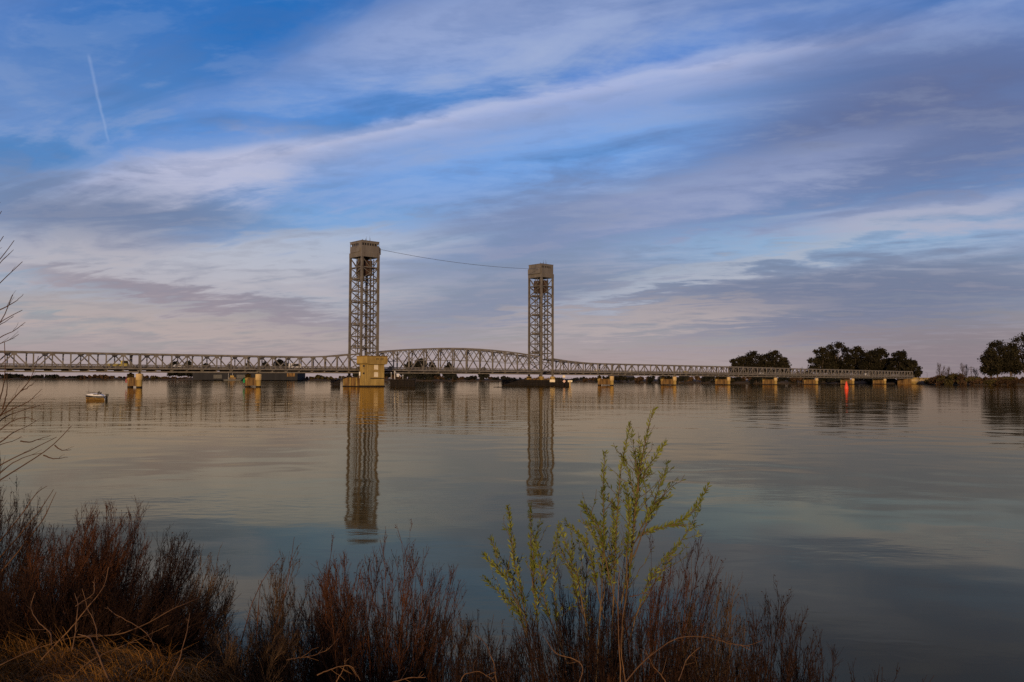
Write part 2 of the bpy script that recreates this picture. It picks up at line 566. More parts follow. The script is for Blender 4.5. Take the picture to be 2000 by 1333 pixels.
M['grass'] = pmat('dry_grass', (0.09, 0.036, 0.003), (0.28, 0.122, 0.012), 3.0, 0.8, c3=(0.08, 0.05, 0.009))
M['soil'] = pmat('bank_soil', (0.012, 0.007, 0.003), (0.035, 0.020, 0.008), 1.8, 0.95, bump=0.6, bscale=8.0)
M['far_land'] = pmat('far_bank_land', (0.030, 0.020, 0.010), (0.075, 0.05, 0.025), 0.03, 0.95, detail=10)
M['rocks'] = pmat('bank_rock', (0.06, 0.045, 0.035), (0.14, 0.11, 0.085), 0.3, 0.9, bump=0.5)


def water_material():
    m = bpy.data.materials.new('river_water')
    m.use_nodes = True
    nt = m.node_tree
    N, L = nt.nodes, nt.links
    N.remove(N['Principled BSDF'])
    out = N['Material Output']
    dif = N.new('ShaderNodeBsdfDiffuse')      # silty body of the river
    dif.inputs['Color'].default_value = (0.066, 0.047, 0.013, 1)
    glo = N.new('ShaderNodeBsdfGlossy')       # mirror surface, slightly filmed
    glo.inputs['Color'].default_value = (0.87, 0.75, 0.52, 1)
    glo.inputs['Roughness'].default_value = 0.05
    fre = N.new('ShaderNodeFresnel')
    fre.inputs['IOR'].default_value = 1.333
    mx = N.new('ShaderNodeMixShader')
    L.new(fre.outputs[0], mx.inputs[0])
    L.new(dif.outputs[0], mx.inputs[1])
    L.new(glo.outputs[0], mx.inputs[2])
    L.new(mx.outputs[0], out.inputs['Surface'])
    geo = N.new('ShaderNodeNewGeometry')

    def noise(scale, stretch, detail, rough, rot=0.0, dist=0.0):
        mp = N.new('ShaderNodeMapping')
        mp.inputs['Scale'].default_value = stretch
        mp.inputs['Rotation'].default_value = (0, 0, rot)
        L.new(geo.outputs['Position'], mp.inputs[0])
        n = N.new('ShaderNodeTexNoise')
        n.inputs['Scale'].default_value = scale
        n.inputs['Detail'].default_value = detail
        n.inputs['Roughness'].default_value = rough
        n.inputs['Distortion'].default_value = dist
        L.new(mp.outputs[0], n.inputs['Vector'])
        return n.outputs[0]

    def mth(op, a, b_):
        n = N.new('ShaderNodeMath')
        n.operation = op
        for i, v in enumerate((a, b_)):
            if isinstance(v, (int, float)):
                n.inputs[i].default_value = v
            else:
                L.new(v, n.inputs[i])
        return n.outputs[0]

    small = noise(2.6, (0.55, 1.0, 1.0), 2.0, 0.5, 0.15, 0.3)
    mid = noise(0.40, (0.95, 1.0, 1.0), 0.8, 0.4, -0.1, 0.2)
    big = noise(0.13, (0.45, 1.0, 1.0), 2.0, 0.45, 0.08)
    patch = noise(0.022, (0.35, 1.0, 1.0), 4.0, 0.55, 0.1, 0.6)
    patch2 = noise(0.05, (0.30, 1.0, 1.0), 3.0, 0.55, -0.12, 0.8)
    p2 = N.new('ShaderNodeValToRGB')
    p2.color_ramp.elements[0].position = 0.48
    p2.color_ramp.elements[0].color = (0.10, 0.10, 0.10, 1)
    p2.color_ramp.elements[1].position = 0.66
    p2.color_ramp.elements[1].color = (1.0, 1.0, 1.0, 1)
    L.new(patch2, p2.inputs[0])
    pr = N.new('ShaderNodeValToRGB')
    pr.color_ramp.elements[0].position = 0.42
    pr.color_ramp.elements[0].color = (0.22, 0.22, 0.22, 1)
    pr.color_ramp.elements[1].position = 0.64
    pr.color_ramp.elements[1].color = (1.0, 1.0, 1.0, 1)
    L.new(patch, pr.inputs[0])
    h = mth('ADD', mth('MULTIPLY', mth('MULTIPLY', small, p2.outputs[0]), 0.0075), mth('MULTIPLY', mth('MULTIPLY', mid, pr.outputs[0]), 0.050))
    h = mth('ADD', h, mth('MULTIPLY', big, 0.055))
    bp = N.new('ShaderNodeBump')
    bp.inputs['Strength'].default_value = 1.0
    bp.inputs['Distance'].default_value = 1.0
    L.new(h, bp.inputs['Height'])
    for sh in (dif, glo, fre):
        L.new(bp.outputs[0], sh.inputs['Normal'])
    return m


M['water'] = water_material()

# ================================================================== THE SETTING
def make_water():
    xs = np.array([-9000, -3000, -1000, -300, -100, 0, 100, 300, 1000, 3000, 9000], float)
    ys = np.array([-40, 0, 20, 60, 150, 400, 800, 1500, 3000], float)
    V = np.array([(x, y, 0.0) for y in ys for x in xs])
    nx = len(xs)
    Fc = np.array([(j * nx + i, j * nx + i + 1, (j + 1) * nx + i + 1, (j + 1) * nx + i) for j in range(len(ys) - 1) for i in range(nx - 1)])
    tag(link('river_water', np_mesh('river_water', V, Fc), M['water']), kind='structure')


make_water()

SHORE = [(-6000, 1900), (-2500, 1500), (-800, 1230), (0, 1150), (250, 1120), (400, 1080), (650, 1080), (900, 1080), (1080, 1040), (1180, 960),
         (1250, 800), (1300, 740), (1400, 712), (1500, 705), (1600, 722), (1700, 730), (1790, 708), (1815, 655), (1850, 610), (1900, 582), (2000, 562),
         (2300, 500), (2800, 440), (4000, 380), (7000, 300)]


def shore_Y(px):
    return float(np.interp(px, [a for a, b in SHORE], [b for a, b in SHORE]))


def make_far_bank():
    pxs = np.unique(np.concatenate([np.array([a for a, b in SHORE], float), np.arange(0, 2001, 12)]))
    offs = [(0, -0.8), (2.5, 0.5), (7, 1.5), (16, 2.3), (40, 2.6), (120, 2.8), (500, 2.9), (2500, 3.0), (12000, 3.0)]
    V = []
    for px in pxs:
        Y = shore_Y(px)
        jit = 5.0 * math.sin(px * 0.13) + 3.0 * math.sin(px * 0.41 + 1.0) if 0 < px < 1760 else 0.0
        p = ground_pt(px, Y + jit, 0)
        r = math.hypot(p.x, p.y)
        for o, z in offs:
            k = (r + o) / r
            V.append((p.x * k, p.y * k, z + (0.25 * math.sin(px * 0.3 + o) if 2 < o < 200 else 0)))
    n = len(offs)
    Fc = [(i * n + j, (i + 1) * n + j, (i + 1) * n + j + 1, i * n + j + 1) for i in range(len(pxs) - 1) for j in range(n - 1)]
    tag(link('far_bank_ground', np_mesh('far_bank_ground', np.array(V), np.array(Fc), True), M['far_land']), kind='structure')


make_far_bank()


def edge_y(x):
    return np.interp(x, [-60, -6, -1.9, -0.7, 1.0, 2.2, 3.5, 6, 60], [9.0, 8.4, 8.0, 6.7, 6.3, 5.6, 4.6, 3.2, -6.0])


def bank_z(x, y):
    d = edge_y(x) - y
    z = np.interp(d, [-3, -1, 0, 1, 2.2, 3.0, 4.0, 8.0, 20], [-2.0, -0.9, 0.0, 0.70, 1.45, 1.80, 1.88, 1.85, 1.9])
    return z + 0.05 * np.sin(x * 3.1 + y * 1.7) + 0.035 * np.sin(x * 7.3 - y * 5.1) + 0.02 * np.sin(x * 13.0 + y * 11.0)


def make_near_bank():
    xs = np.concatenate([np.linspace(-60, -9, 14), np.linspace(-8.5, 8.5, 120), np.linspace(9, 60, 14)])
    ys = np.concatenate([np.linspace(-38, -3, 14), np.linspace(-2, 11, 95)])
    X, Y = np.meshgrid(xs, ys)
    Z = bank_z(X, Y)
    V = np.stack([X, Y, Z], -1).reshape(-1, 3)
    nx = len(xs)
    j, i = np.meshgrid(np.arange(len(ys) - 1), np.arange(nx - 1), indexing='ij')
    a = (j * nx + i).ravel()
    Fc = np.stack([a, a + 1, a + nx + 1, a + nx], -1)
    tag(link('near_bank_ground', np_mesh('near_bank_ground', V, Fc, True), M['soil']), kind='structure')


make_near_bank()

# ================================================================== THE BRIDGE
VW = 8.8                                     # distance between the two trusses
U_LT0, U_LT1 = 518.0, 526.0                  # legs of the left lift tower
U_RT0, U_RT1 = 621.6, 629.4                  # legs of the right lift tower


def zb(u):
    return float(np.interp(u, [300, 388, 517, 573, 630, 784, 895, 1056], [4.8, 5.0, 5.45, 5.65, 5.5, 5.3, 4.85, 4.6]))


def ztop(u):
    z = zb(u) + float(np.interp(u, [300, 517, 630, 1056], [6.65, 6.55, 6.4, 6.1]))
    z += float(np.interp(u, [494, 506, 518], [0, 0.55, 1.75])) if u < 520 else 0.0
    z += float(np.interp(u, [629, 640, 654, 662], [1.9, 0.9, 0.15, 0])) if 625 < u < 665 else 0.0
    return z


def railing(root, u0, u1, base, v, zf):
    mb = MB()
    n = max(2, int((u1 - u0) / 2.0))
    for i in range(n + 1):
        u = u0 + (u1 - u0) * i / n
        z = zf(u)
        mb.beam((u - base, v, z), (u - base, v, z + 1.12), 0.11, 0.11)
    for k in range(n):
        ua, ub = u0 + (u1 - u0) * k / n, u0 + (u1 - u0) * (k + 1) / n
        for h, t in ((1.12, 0.13), (0.86, 0.07), (0.60, 0.07), (0.34, 0.07)):
            mb.beam((ua - base, v, zf(ua) + h), (ub - base, v, zf(ub) + h), 0.07, t)
    return mb.build('railing', M['steel'], root)


def deck_parts(root, u0, u1, base, n):
    zd = lambda u: zb(u) + 1.45
    mb = MB()
    for k in range(n):
        ua, ub = u0 + (u1 - u0) * k / n, u0 + (u1 - u0) * (k + 1) / n
        za, zb_ = zd(ua), zd(ub)
        vs = []
        for u, z in ((ua, za), (ub, zb_)):
            vs += [(u - base, -1.05, z - 0.28), (u - base, VW + 1.05, z - 0.28), (u - base, VW + 1.05, z), (u - base, -1.05, z)]
        fs = [(0, 1, 5, 4), (1, 2, 6, 5), (2, 3, 7, 6), (3, 0, 4, 7)]
        if k == 0:
            fs.append((3, 2, 1, 0))
        if k == n - 1:
            fs.append((4, 5, 6, 7))
        mb.add(vs, fs)
    mb.build('deck', M['asphalt'], root)
    for v in (-1.12, VW + 1.12):
        f = MB()
        f.beam((u0 - base, v, zd(u0) - 0.13), (u1 - base, v, zd(u1) - 0.13), 0.12, 0.42)
        for k in range(n + 1):
            u = u0 + (u1 - u0) * min(max(k / n, 0.004), 0.996)
            f.beam((u - base, v - 0.02, zd(u) - 0.50), (u - base, v - 0.02, zd(u) - 0.36), 0.18, 0.2)
        f.build('deck_fascia', M['steel'], root)
        railing(root, u0 + 0.1, u1 - 0.1, base, v, lambda u: zd(u) + 0.07)
    for v in (0.75, VW - 0.75):
        f = MB()
        f.beam((u0 - base, v, zd(u0) + 0.33), (u1 - base, v, zd(u1) + 0.33), 0.25, 0.66)
        f.build('kerb_barrier', M['steel'], root)
    for k in range(n + 1):
        u = u0 + (u1 - u0) * min(max(k / n, 0.006), 0.994)
        fb = MB()
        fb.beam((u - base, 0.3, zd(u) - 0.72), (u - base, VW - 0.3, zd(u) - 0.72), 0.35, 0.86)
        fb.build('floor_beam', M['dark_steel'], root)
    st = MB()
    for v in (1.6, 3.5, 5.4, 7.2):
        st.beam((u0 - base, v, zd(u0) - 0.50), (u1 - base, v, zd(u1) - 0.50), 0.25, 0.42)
    st.build('stringers', M['dark_steel'], root)


def truss_span(u0, u1, n, label, first_apex=1, lift=False):
    base = (u0 + u1) / 2
    root = empty('lift_span' if lift else 'truss_span', W(base, 0), BANG, label, 'bridge span', None if lift else 'truss spans of the bridge')
    us = [u0 + (u1 - u0) * i / n for i in range(n + 1)]
    us[0] += 0.25
    us[-1] -= 0.25
    if lift:
        top = [zb(u) + 8.95 + 2.75 * (1 - ((u - base) / (base - u0)) ** 2) for u in us]
    else:
        top = [ztop(u) for u in us]
    pw = 0.48 if lift else 0.36
    ch = 0.62 if lift else 0.55
    for v in (0.0, VW):
        # chords follow the nodes
        for nm, zs, h in (('top_chord', [t - ch / 2 for t in top], ch), ('bottom_chord', [zb(u) + 0.24 for u in us], 0.48)):
            c = MB()
            for i in range(n):
                c.beam((us[i] - base, v, zs[i]), (us[i + 1] - base, v, zs[i + 1]), 0.5, h)
            c.build(nm, M['steel'], root)
        for i in range(n + 1):
            p = MB()
            w = pw * (1.25 if i % 2 == 0 else 0.85)
            p.beam((us[i] - base, v, zb(us[i]) + 0.48), (us[i] - base, v, top[i] - ch), w, 0.34)
            # gusset plate where the diagonals gather
            if i % 2 == first_apex % 2:
                g0 = top[i] - ch
                p.prism([(us[i] - base - 1.0, g0), (us[i] - base - 0.45, g0 - 0.75), (us[i] - base + 0.45, g0 - 0.75), (us[i] - base + 1.0, g0)], v - 0.2, v + 0.2)
            p.build('post', M['steel'], root)
        for i in range(n):
            a_top = (i % 2 == first_apex % 2)
            za = top[i] - ch if a_top else zb(us[i]) + 0.45
            zc_ = top[i + 1] - ch if not a_top else zb(us[i + 1]) + 0.45
            d = MB()
            d.beam((us[i] - base, v, za), (us[i + 1] - base, v, zc_), 0.30, 0.40 if lift else 0.34)
            d.build('diagonal', M['steel'], root)
            if lift:                          # light sub-diagonals in the upper half of each panel
                um = (us[i] + us[i + 1]) / 2
                zt = (top[i] + top[i + 1]) / 2 - ch
                s = MB()
                zm0 = zb(us[i]) + 0.52 * (top[i] - zb(us[i]))
                zm1 = zb(us[i + 1]) + 0.52 * (top[i + 1] - zb(us[i + 1]))
                s.beam((us[i] - base, v, zm0), (um - base, v, zt), 0.2, 0.2)
                s.beam((um - base, v, zt), (us[i + 1] - base, v, zm1), 0.2, 0.2)
                s.build('sub_diagonal', M['steel'], root)
                s = MB()
                s.beam((us[i] - base, v, zm0), (us[i + 1] - base, v, zm1), 0.16, 0.18)
                s.build('mid_strut', M['steel'], root)
    # cross bracing between the two trusses
    for i in range(n + 1):
        s = MB()
        z = top[i] - 0.3
        s.beam((us[i] - base, 0.25, z), (us[i] - base, VW - 0.25, z), 0.3, 0.35)
        kd = 2.6 if lift else 1.15
        if i % 2 != first_apex % 2 or lift:   # arched knees under the strut
            for sgn, v in ((1, 0.15), (-1, VW - 0.15)):
                s.beam((us[i] - base, v, z - kd), (us[i] - base, v + sgn * kd * 0.35, z - kd * 0.42), 0.2, 0.22)
                s.beam((us[i] - base, v + sgn * kd * 0.35, z - kd * 0.42), (us[i] - base, v + sgn * kd * 1.1, z - 0.1), 0.2, 0.22)
        s.build('sway_strut', M['steel'], root)
    for i in range(n):
        s = MB()
        s.beam((us[i] - base, 0.2, top[i] - 0.42), (us[i + 1] - base, VW - 0.2, top[i + 1] - 0.42), 0.16, 0.16)
        s.beam((us[i] - base, VW - 0.2, top[i] - 0.22), (us[i + 1] - base, 0.2, top[i + 1] - 0.22), 0.16, 0.16)
        s.build('lateral_brace', M['steel'], root)
    deck_parts(root, u0 + 0.06, u1 - 0.06, base, n)
    return root


P1, P2 = 430.2, 473.4                        # piers left of the lift
RP = [674.2, 729.2, 784.2, 839.2, 894.0, 948.8, 1003.0, 1056.0]
truss_span(P1 - 2 * 43.3, P1 - 43.3, 8, 'truss span outside the frame, left of the leftmost one in view')
truss_span(P1 - 43.3, P1, 8, 'riveted steel truss span at the left edge, ending over the pier with the red marker')
truss_span(P1, P2, 8, 'steel truss span between the red-marker pier and the green-marker pier')
truss_span(P2, U_LT0 - 0.1, 8, 'steel truss span rising from the green-marker pier to the left lift tower')
truss_span(U_LT1 + 0.2, U_RT0 - 0.2, 12, 'arched steel lift span hanging between the two tall towers', lift=True)
ords = ['first', 'second', 'third', 'fourth', 'fifth', 'sixth', 'seventh', 'last']
prev = U_RT1 + 0.1
for i, u in enumerate(RP):
    truss_span(prev, u, 8 if i == 0 else 10, ('steel truss span sloping down from the right lift tower to the first pier beyond it' if i == 0 else
               'last and farthest steel truss span, landing on the right bank abutment' if i == 7 else
               f'{ords[i]} steel truss span to the right of the right lift tower'))
    prev = u


def lift_tower(u0, u1, label, house_flip, extra_shaft):
    base = u0
    L_ = u1 - u0
    root = empty('lift_tower', W(base, 0), BANG, label, 'lift tower', 'lift towers')
    zt, z0 = 53.9, 4.6
    lw = 0.82
    for u in (0.0, L_):
        for v in (0.0, VW):
            lg = MB()
            # leg built up from two channels and lacing plates
            lg.box(u - lw / 2, u - lw / 2 + 0.16, v - lw / 2, v + lw / 2, z0, zt)
            lg.box(u + lw / 2 - 0.16, u + lw / 2, v - lw / 2, v + lw / 2, z0, zt)
            lg.box(u - lw / 2 + 0.16, u + lw / 2 - 0.16, v - lw / 2 + 0.12, v + lw / 2 - 0.12, z0, zt)
            lg.build('leg', M['tower_steel'], root)
    ph = 4.78
    levels = [zt - 4.4 - ph * k for k in range(8)]          # strut heights, top to bottom
    lv = [zt - 0.2] + levels

    def face(p, q, zs, portal):
        """bracing of one face between leg positions p and q (u, v)"""
        for k, z in enumerate(zs[1:], 1):
            s = MB()
            s.beam((p[0], p[1], z), (q[0], q[1], z), 0.32, 0.40)
            s.build('strut', M['tower_steel'], root)
        for k in range(len(zs) - 1):
            za, zb_ = zs[k], zs[k + 1]
            if k == 0:                        # V in the top panel
                mx, my = (p[0] + q[0]) / 2, (p[1] + q[1]) / 2
                for e in (p, q):
                    b = MB()
                    b.beam((e[0], e[1], za), (mx, my, zb_), 0.22, 0.28)
                    b.build('brace', M['tower_steel'], root)
            else:
                b = MB()
                b.beam((p[0], p[1], za), (q[0], q[1], zb_), 0.22, 0.28)
                b.build('brace', M['tower_steel'], root)
                b = MB()
                b.beam((q[0], q[1], za), (p[0], p[1], zb_), 0.22, 0.28)
                # gusset plate at the crossing
                mx, my, mz = (p[0] + q[0]) / 2, (p[1] + q[1]) / 2, (za + zb_) / 2
                b.beam((mx, my, mz - 0.42), (mx, my, mz + 0.42), 0.7 if abs(p[1] - q[1]) < 0.1 else 0.24, 0.24 if abs(p[1] - q[1]) < 0.1 else 0.7)
                b.build('brace', M['tower_steel'], root)

    low = [levels[-1] - 4.6, 7.4]
    face((0, 0), (L_, 0), lv + low, False)
    face((0, VW), (L_, VW), lv + low, False)
    face((0, 0), (0, VW), lv, True)
    face((L_, 0), (L_, VW), lv, True)
    # slender guide rails, ladder and cables that run the full height
    for (u, v, w) in ((L_ * 0.5, 0.1, 0.16), (0.1, VW * 0.5, 0.16), (L_ - 0.1, VW * 0.38, 0.34), (L_ - 0.1, VW * 0.62, 0.34), (L_ * 0.5, VW - 0.1, 0.16), (0.6, VW * 0.42, 0.3)):
        g_ = MB()
        g_.beam((u, v, 13.6), (u, v, zt - 0.5), w, w)
        g_.build('guide_rail', M['tower_steel'], root)
    lad = MB()
    for dv in (0.0, 0.5):
        lad.beam((L_ * 0.62, 0.55 + dv, 13.8), (L_ * 0.62, 0.55 + dv, zt - 0.5), 0.07, 0.07)
    for k in range(90):
        lad.beam((L_ * 0.62, 0.55, 14 + k * 0.44), (L_ * 0.62, 1.05, 14 + k * 0.44), 0.04, 0.04)
    lad.build('ladder', M['tower_steel'], root)
    for k in range(4):                        # stair landings zigzagging inside the tower
        z = 16 + k * 9.4
        ld = MB()
        ld.box(0.8, 3.2, VW * 0.55, VW * 0.85, z, z + 0.14)
        ld.box(0.8, 0.88, VW * 0.55, VW * 0.85, z + 0.14, z + 1.2)
        ld.box(3.12, 3.2, VW * 0.55, VW * 0.85, z + 0.14, z + 1.2)
        ld.build('landing', M['tower_steel'], root)
    rp = MB()
    uc = L_ if not house_flip else 0.0
    for dv in (-1.4, -1.1, -0.8, 0.8, 1.1, 1.4):
        rp.cyl((uc + (0.45 if not house_flip else -0.45), VW / 2 + dv * 2.3, 14.6), (uc + (0.45 if not house_flip else -0.45), VW / 2 + dv * 2.3, zt), 0.045, n=5)
    rp.build('hoist_ropes', M['cable'], root)
    # counterweight parked high, hung from the sheaves
    cw = MB()
    cw.box(L_ * 0.26, L_ * 0.74, 1.2, VW - 1.2, zt - 7.6, zt - 1.4)
    cwo = cw.build('counterweight', M['rust'], root)
    rb = MB()
    for v in (2.0, 4.4, 6.8):
        rb.box(L_ * 0.26 - 0.12, L_ * 0.26 - 0.002, v - 0.12, v + 0.12, zt - 7.6, zt - 1.4)
    for u in (L_ * 0.38, L_ * 0.6):
        rb.box(u - 0.12, u + 0.12, 1.08, 1.198, zt - 7.6, zt - 1.4)
    rb.build('counterweight_rib', M['rust'], cwo)
    if extra_shaft:
        sh = MB()
        sh.box(0.9, 3.0, 2.6, 5.2, zt - 10.2, zt - 0.5)
        sh.build('machinery_shaft', M['dark_steel'], root)
    # deep plate girder under the machinery house
    gd = MB()
    o = 0.44
    gz0, gz1 = zt - 0.15, zt + 1.85
    for (a0, a1, b0, b1) in ((-o, L_ + o, -o, -o + 0.3), (-o, L_ + o, VW + o - 0.3, VW + o), (-o, -o + 0.3, -o + 0.3, VW + o - 0.3), (L_ + o - 0.3, L_ + o, -o + 0.3, VW + o - 0.3)):
        gd.box(a0, a1, b0, b1, gz0, gz1)
    gdo = gd.build('plate_girder', M['panel'], root)
    sf = MB()
    for k in range(1, 7):
        u = -o + (L_ + 2 * o) * k / 7
        sf.box(u - 0.05, u + 0.05, -o - 0.1, -o - 0.002, gz0 + 0.1, gz1 - 0.05)
    for k in range(1, 8):
        v = -o + (VW + 2 * o) * k / 8
        sf.box(-o - 0.1, -o - 0.002, v - 0.05, v + 0.05, gz0 + 0.1, gz1 - 0.05)
    sf.build('stiffener', M['panel'], gdo)
    # machinery house
    h0, h1 = gz1 + 0.02, 60.4
    e = 0.2
    wz0, wz1 = h1 - 1.95, h1 - 0.95           # window band
    hb = MB()
    hb.box(-e, L_ + e, -e, VW + e, h0, wz0)
    hbo = hb.build('house_wall', M['panel'], root)
    hr = MB()
    hr.box(-e, L_ + e, -e, VW + e, wz1, h1 - 0.12)
    hr.box(-e - 0.12, L_ + e + 0.12, -e - 0.12, VW + e + 0.12, h1 - 0.12, h1 + 0.1)
    hr.box(L_ * 0.25, L_ * 0.75, VW * 0.3, VW * 0.7, h1 + 0.1, h1 + 0.55)
    hr.build('roof', M['panel'], root)
    core = MB()
    core.box(-e + 0.5, L_ + e - 0.5, -e + 0.5, VW + e - 0.5, wz0, wz1)
    core.build('window_glass', M['glass'], hbo)
    # mullions of the window band; part of the band is closed by solid panels
    nm = 7
    for k in range(nm + 1):
        u = -e + (L_ + 2 * e) * k / nm
        m_ = MB()
        for v in (-e + 0.15, VW + e - 0.15):
            m_.box(u - 0.16 if k else u, u + 0.16 if k < nm else u, v - 0.12, v + 0.12, wz0, wz1)
        m_.build('mullion', M['panel'], hbo)
    for k in range(1, nm):
        v = -e + (VW + 2 * e) * k / nm
        m_ = MB()
        for u in (-e + 0.15, L_ + e - 0.15):
            m_.box(u - 0.12, u + 0.12, v - 0.16, v + 0.16, wz0, wz1)
        m_.build('mullion', M['panel'], hbo)
    bl = MB()
    if house_flip:
        bl.box(-e, -e + 0.24, -e + 0.3, VW + e - 0.3, wz0 + 0.01, wz1 - 0.01)
        bl.box(L_ * 0.8, L_ + e - 0.2, -e, -e + 0.2, wz0 + 0.01, wz1 - 0.01)
    else:
        bl.box(-e, -e + 0.24, -e + 0.3, VW * 0.28, wz0 + 0.01, wz1 - 0.01)
    bl.build('blind_panel', M['panel'], hbo)
    # sheave hood hanging out over the lift span
    hd = MB()
    if not house_flip:
        a, b2 = L_ + e, L_ + e + 1.15
        hd.prism([(a + 0.003, h0 - 0.5), (b2, h0 - 0.5), (b2, h1 - 2.6), (a + 0.003, h1 - 1.6)], -e + 0.5, VW + e - 0.5)
        hd.box(-e - 0.45, -e - 0.003, 1.0, VW - 1.0, h0, h0 + 1.7)
    else:
        a, b2 = -e, -e - 0.9
        hd.prism([(b2, h0 - 0.2), (a - 0.003, h0 - 0.2), (a - 0.003, h1 - 1.6), (b2, h1 - 2.4)], -e + 0.3, VW + e - 0.3)
        hd.box(L_ + e + 0.003, L_ + e + 0.3, 0.5, VW - 0.5, h0, h0 + 1.9)
    hd.build('sheave_hood', M['panel'], root)
    # masts and lamps on the roof
    for (u, v, hh) in ((2.6, 1.4, 1.0), (3.3, 2.0, 2.0), (4.6, 1.2, 1.5), (5.2, 2.4, 2.4), (2.0, 2.8, 0.9)):
        an = MB()
        an.cyl((u, v, h1 + 0.1), (u, v, h1 + 0.1 + hh), 0.06 if hh > 1.2 else 0.12, 0.03 if hh > 1.2 else 0.1, 6)
        an.build('roof_mast', M['dark_steel'], root)
    return root


lift_tower(U_LT0, U_LT1, 'taller-looking left lift tower, lattice steel, above the ochre control house', False, True)
lift_tower(U_RT0, U_RT1, 'right lift tower of lattice steel standing behind the dark timber fender and signs', True, False)


def rope_between_towers():
    a, b = W(U_LT1 + 1.9, 1.0, 57.6), W(U_RT0 - 1.6, 1.0, 57.6)
    n = 24
    P = []
    for i in range(n + 1):
        t = i / n
        p = a.lerp(b, t)
        p.z -= 3.2 * 4 * t * (1 - t) * 0.5
        P.append(p[:])
    V, Fc = tubes(np.array([P]), np.full((1, n + 1), 0.075), 5)
    tag(link('overhead_cable', np_mesh('overhead_cable', V, Fc, True), M['cable']), 'thin dark cable sagging between the tops of the two lift towers', 'cable')


rope_between_towers()


# ------------------------------------------------------------------ piers
def approach_pier(u, label, marker=None):
    root = empty('bridge_pier', W(u, 0), BANG, label, 'pier', 'approach piers')
    z1 = zb(u) - 0.38
    for v in (0.0, VW):
        c = MB()
        c.lathe([(0.95, -2.5), (0.95, 2.55)], 18, 0, v)
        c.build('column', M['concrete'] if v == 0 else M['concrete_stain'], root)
        MB().lathe([(0.975, -1.0), (0.975, 0.38), (0.955, 0.46)], 18, 0, v).build('tide_band', M['timber'], root)
        d = MB()
        d.lathe([(0.98, 2.55), (1.18, 2.7), (1.18, z1 - 0.15), (1.05, z1)], 18, 0, v)
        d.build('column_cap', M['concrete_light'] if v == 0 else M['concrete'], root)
        b = MB()
        b.box(-0.5, 0.5, v - 0.4, v + 0.4, z1, z1 + 0.16)
        b.box(-0.3, 0.3, v - 0.3, v + 0.3, z1 + 0.16, z1 + 0.37)
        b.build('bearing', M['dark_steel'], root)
    w = MB()
    w.prism([(-0.7, 0.55), (0.7, 0.55), (0.7, 3.3), (0.5, 3.55), (-0.5, 3.55), (-0.7, 3.3)], 0.1, VW - 0.1)
    w.build('web_wall', M['concrete_stain'], root)
    if marker:
        m = MB()
        m.box(-0.95, -0.87, VW + 0.9, VW + 2.3, 1.6, 3.6)
        m.build('channel_marker', M[marker], root)
        a = MB()
        a.beam((-0.9, VW + 0.6, 2.6), (-0.86, VW + 2.2, 2.6), 0.06, 0.12)
        a.build('marker_bracket', M['dark_steel'], root)
    return root


approach_pier(P1 - 43.3, 'concrete pier just outside the left edge under the truss span')
approach_pier(P1, 'ochre concrete pier with a dull red marker, leftmost in view', 'red_dull')
approach_pier(P2, 'ochre concrete pier with a green marker, second from the left', 'green')
for i, u in enumerate(RP[:-1]):
    approach_pier(u, f'{ords[i]} ochre concrete pier to the right of the right lift tower' if i < 6 else 'seventh pier from the right tower, last one before the bank abutment')


def abutment():
    u = RP[-1]
    root = empty('bridge_abutment', W(u, 0), BANG, 'ochre concrete abutment wall where the bridge meets the right bank', 'abutment')
    b = MB()
    b.box(-1.0, 26, -2.6, VW + 2.6, -1.5, 2.3)
    b.build('lower_wall', M['concrete'], root)
    b = MB()
    b.box(-0.4, 27, -2.2, VW + 2.2, 2.3, zb(u) - 0.3)
    b.build('upper_wall', M['concrete_light'], root)
    b = MB()
    b.box(0.15, 60, -2.3, VW + 2.3, zb(u) - 0.3, zb(u) + 0.9)
    b.build('parapet', M['concrete'], root)
    for k in range(3):
        c = MB()
        c.box(-9.5 + k * 3.2, -8.7 + k * 3.2, 0.2, VW - 0.2, -1.5, zb(u) - 0.1)
        c.build('bent_wall', M['concrete_stain'], root)
    tag(root)


abutment()


def left_tower_pier():
    root = empty('tower_pier', W(U_LT0, 0), BANG, 'stained ochre concrete pier under the left lift tower, beside the control house', 'pier')
    b = MB()
    b.box(-1.4, U_LT1 - U_LT0 + 1.4, -0.9, VW + 2.6, -3, 3.75)
    b.build('pier_body', M['concrete_stain'], root)
    b = MB()
    b.box(-1.7, U_LT1 - U_LT0 + 1.7, -0.95, VW + 2.9, 3.75, 4.05)
    b.build('pier_cap', M['dark_steel'], root)
    b = MB()
    b.box(-1.55, U_LT1 - U_LT0 + 1.55, -0.92, VW + 2.75, -3, 0.35)
    b.build('wet_footing', M['timber'], root)
    for k in range(5):
        c = MB()
        v = 0.8 + k * 2.4
        c.box(-1.62, -1.402, v - 0.35, v + 0.35, 0.35, 3.75)
        c.build('pilaster', M['concrete_stain'] if k % 2 else M['concrete'], root)
    for u in (0.0, U_LT1 - U_LT0):
        for v in (0.0, VW):
            p = MB()
            p.box(u - 0.8, u + 0.8, v - 0.8, v + 0.8, 4.05, 4.6)
            p.build('leg_pedestal', M['concrete_stain'], root)


left_tower_pier()


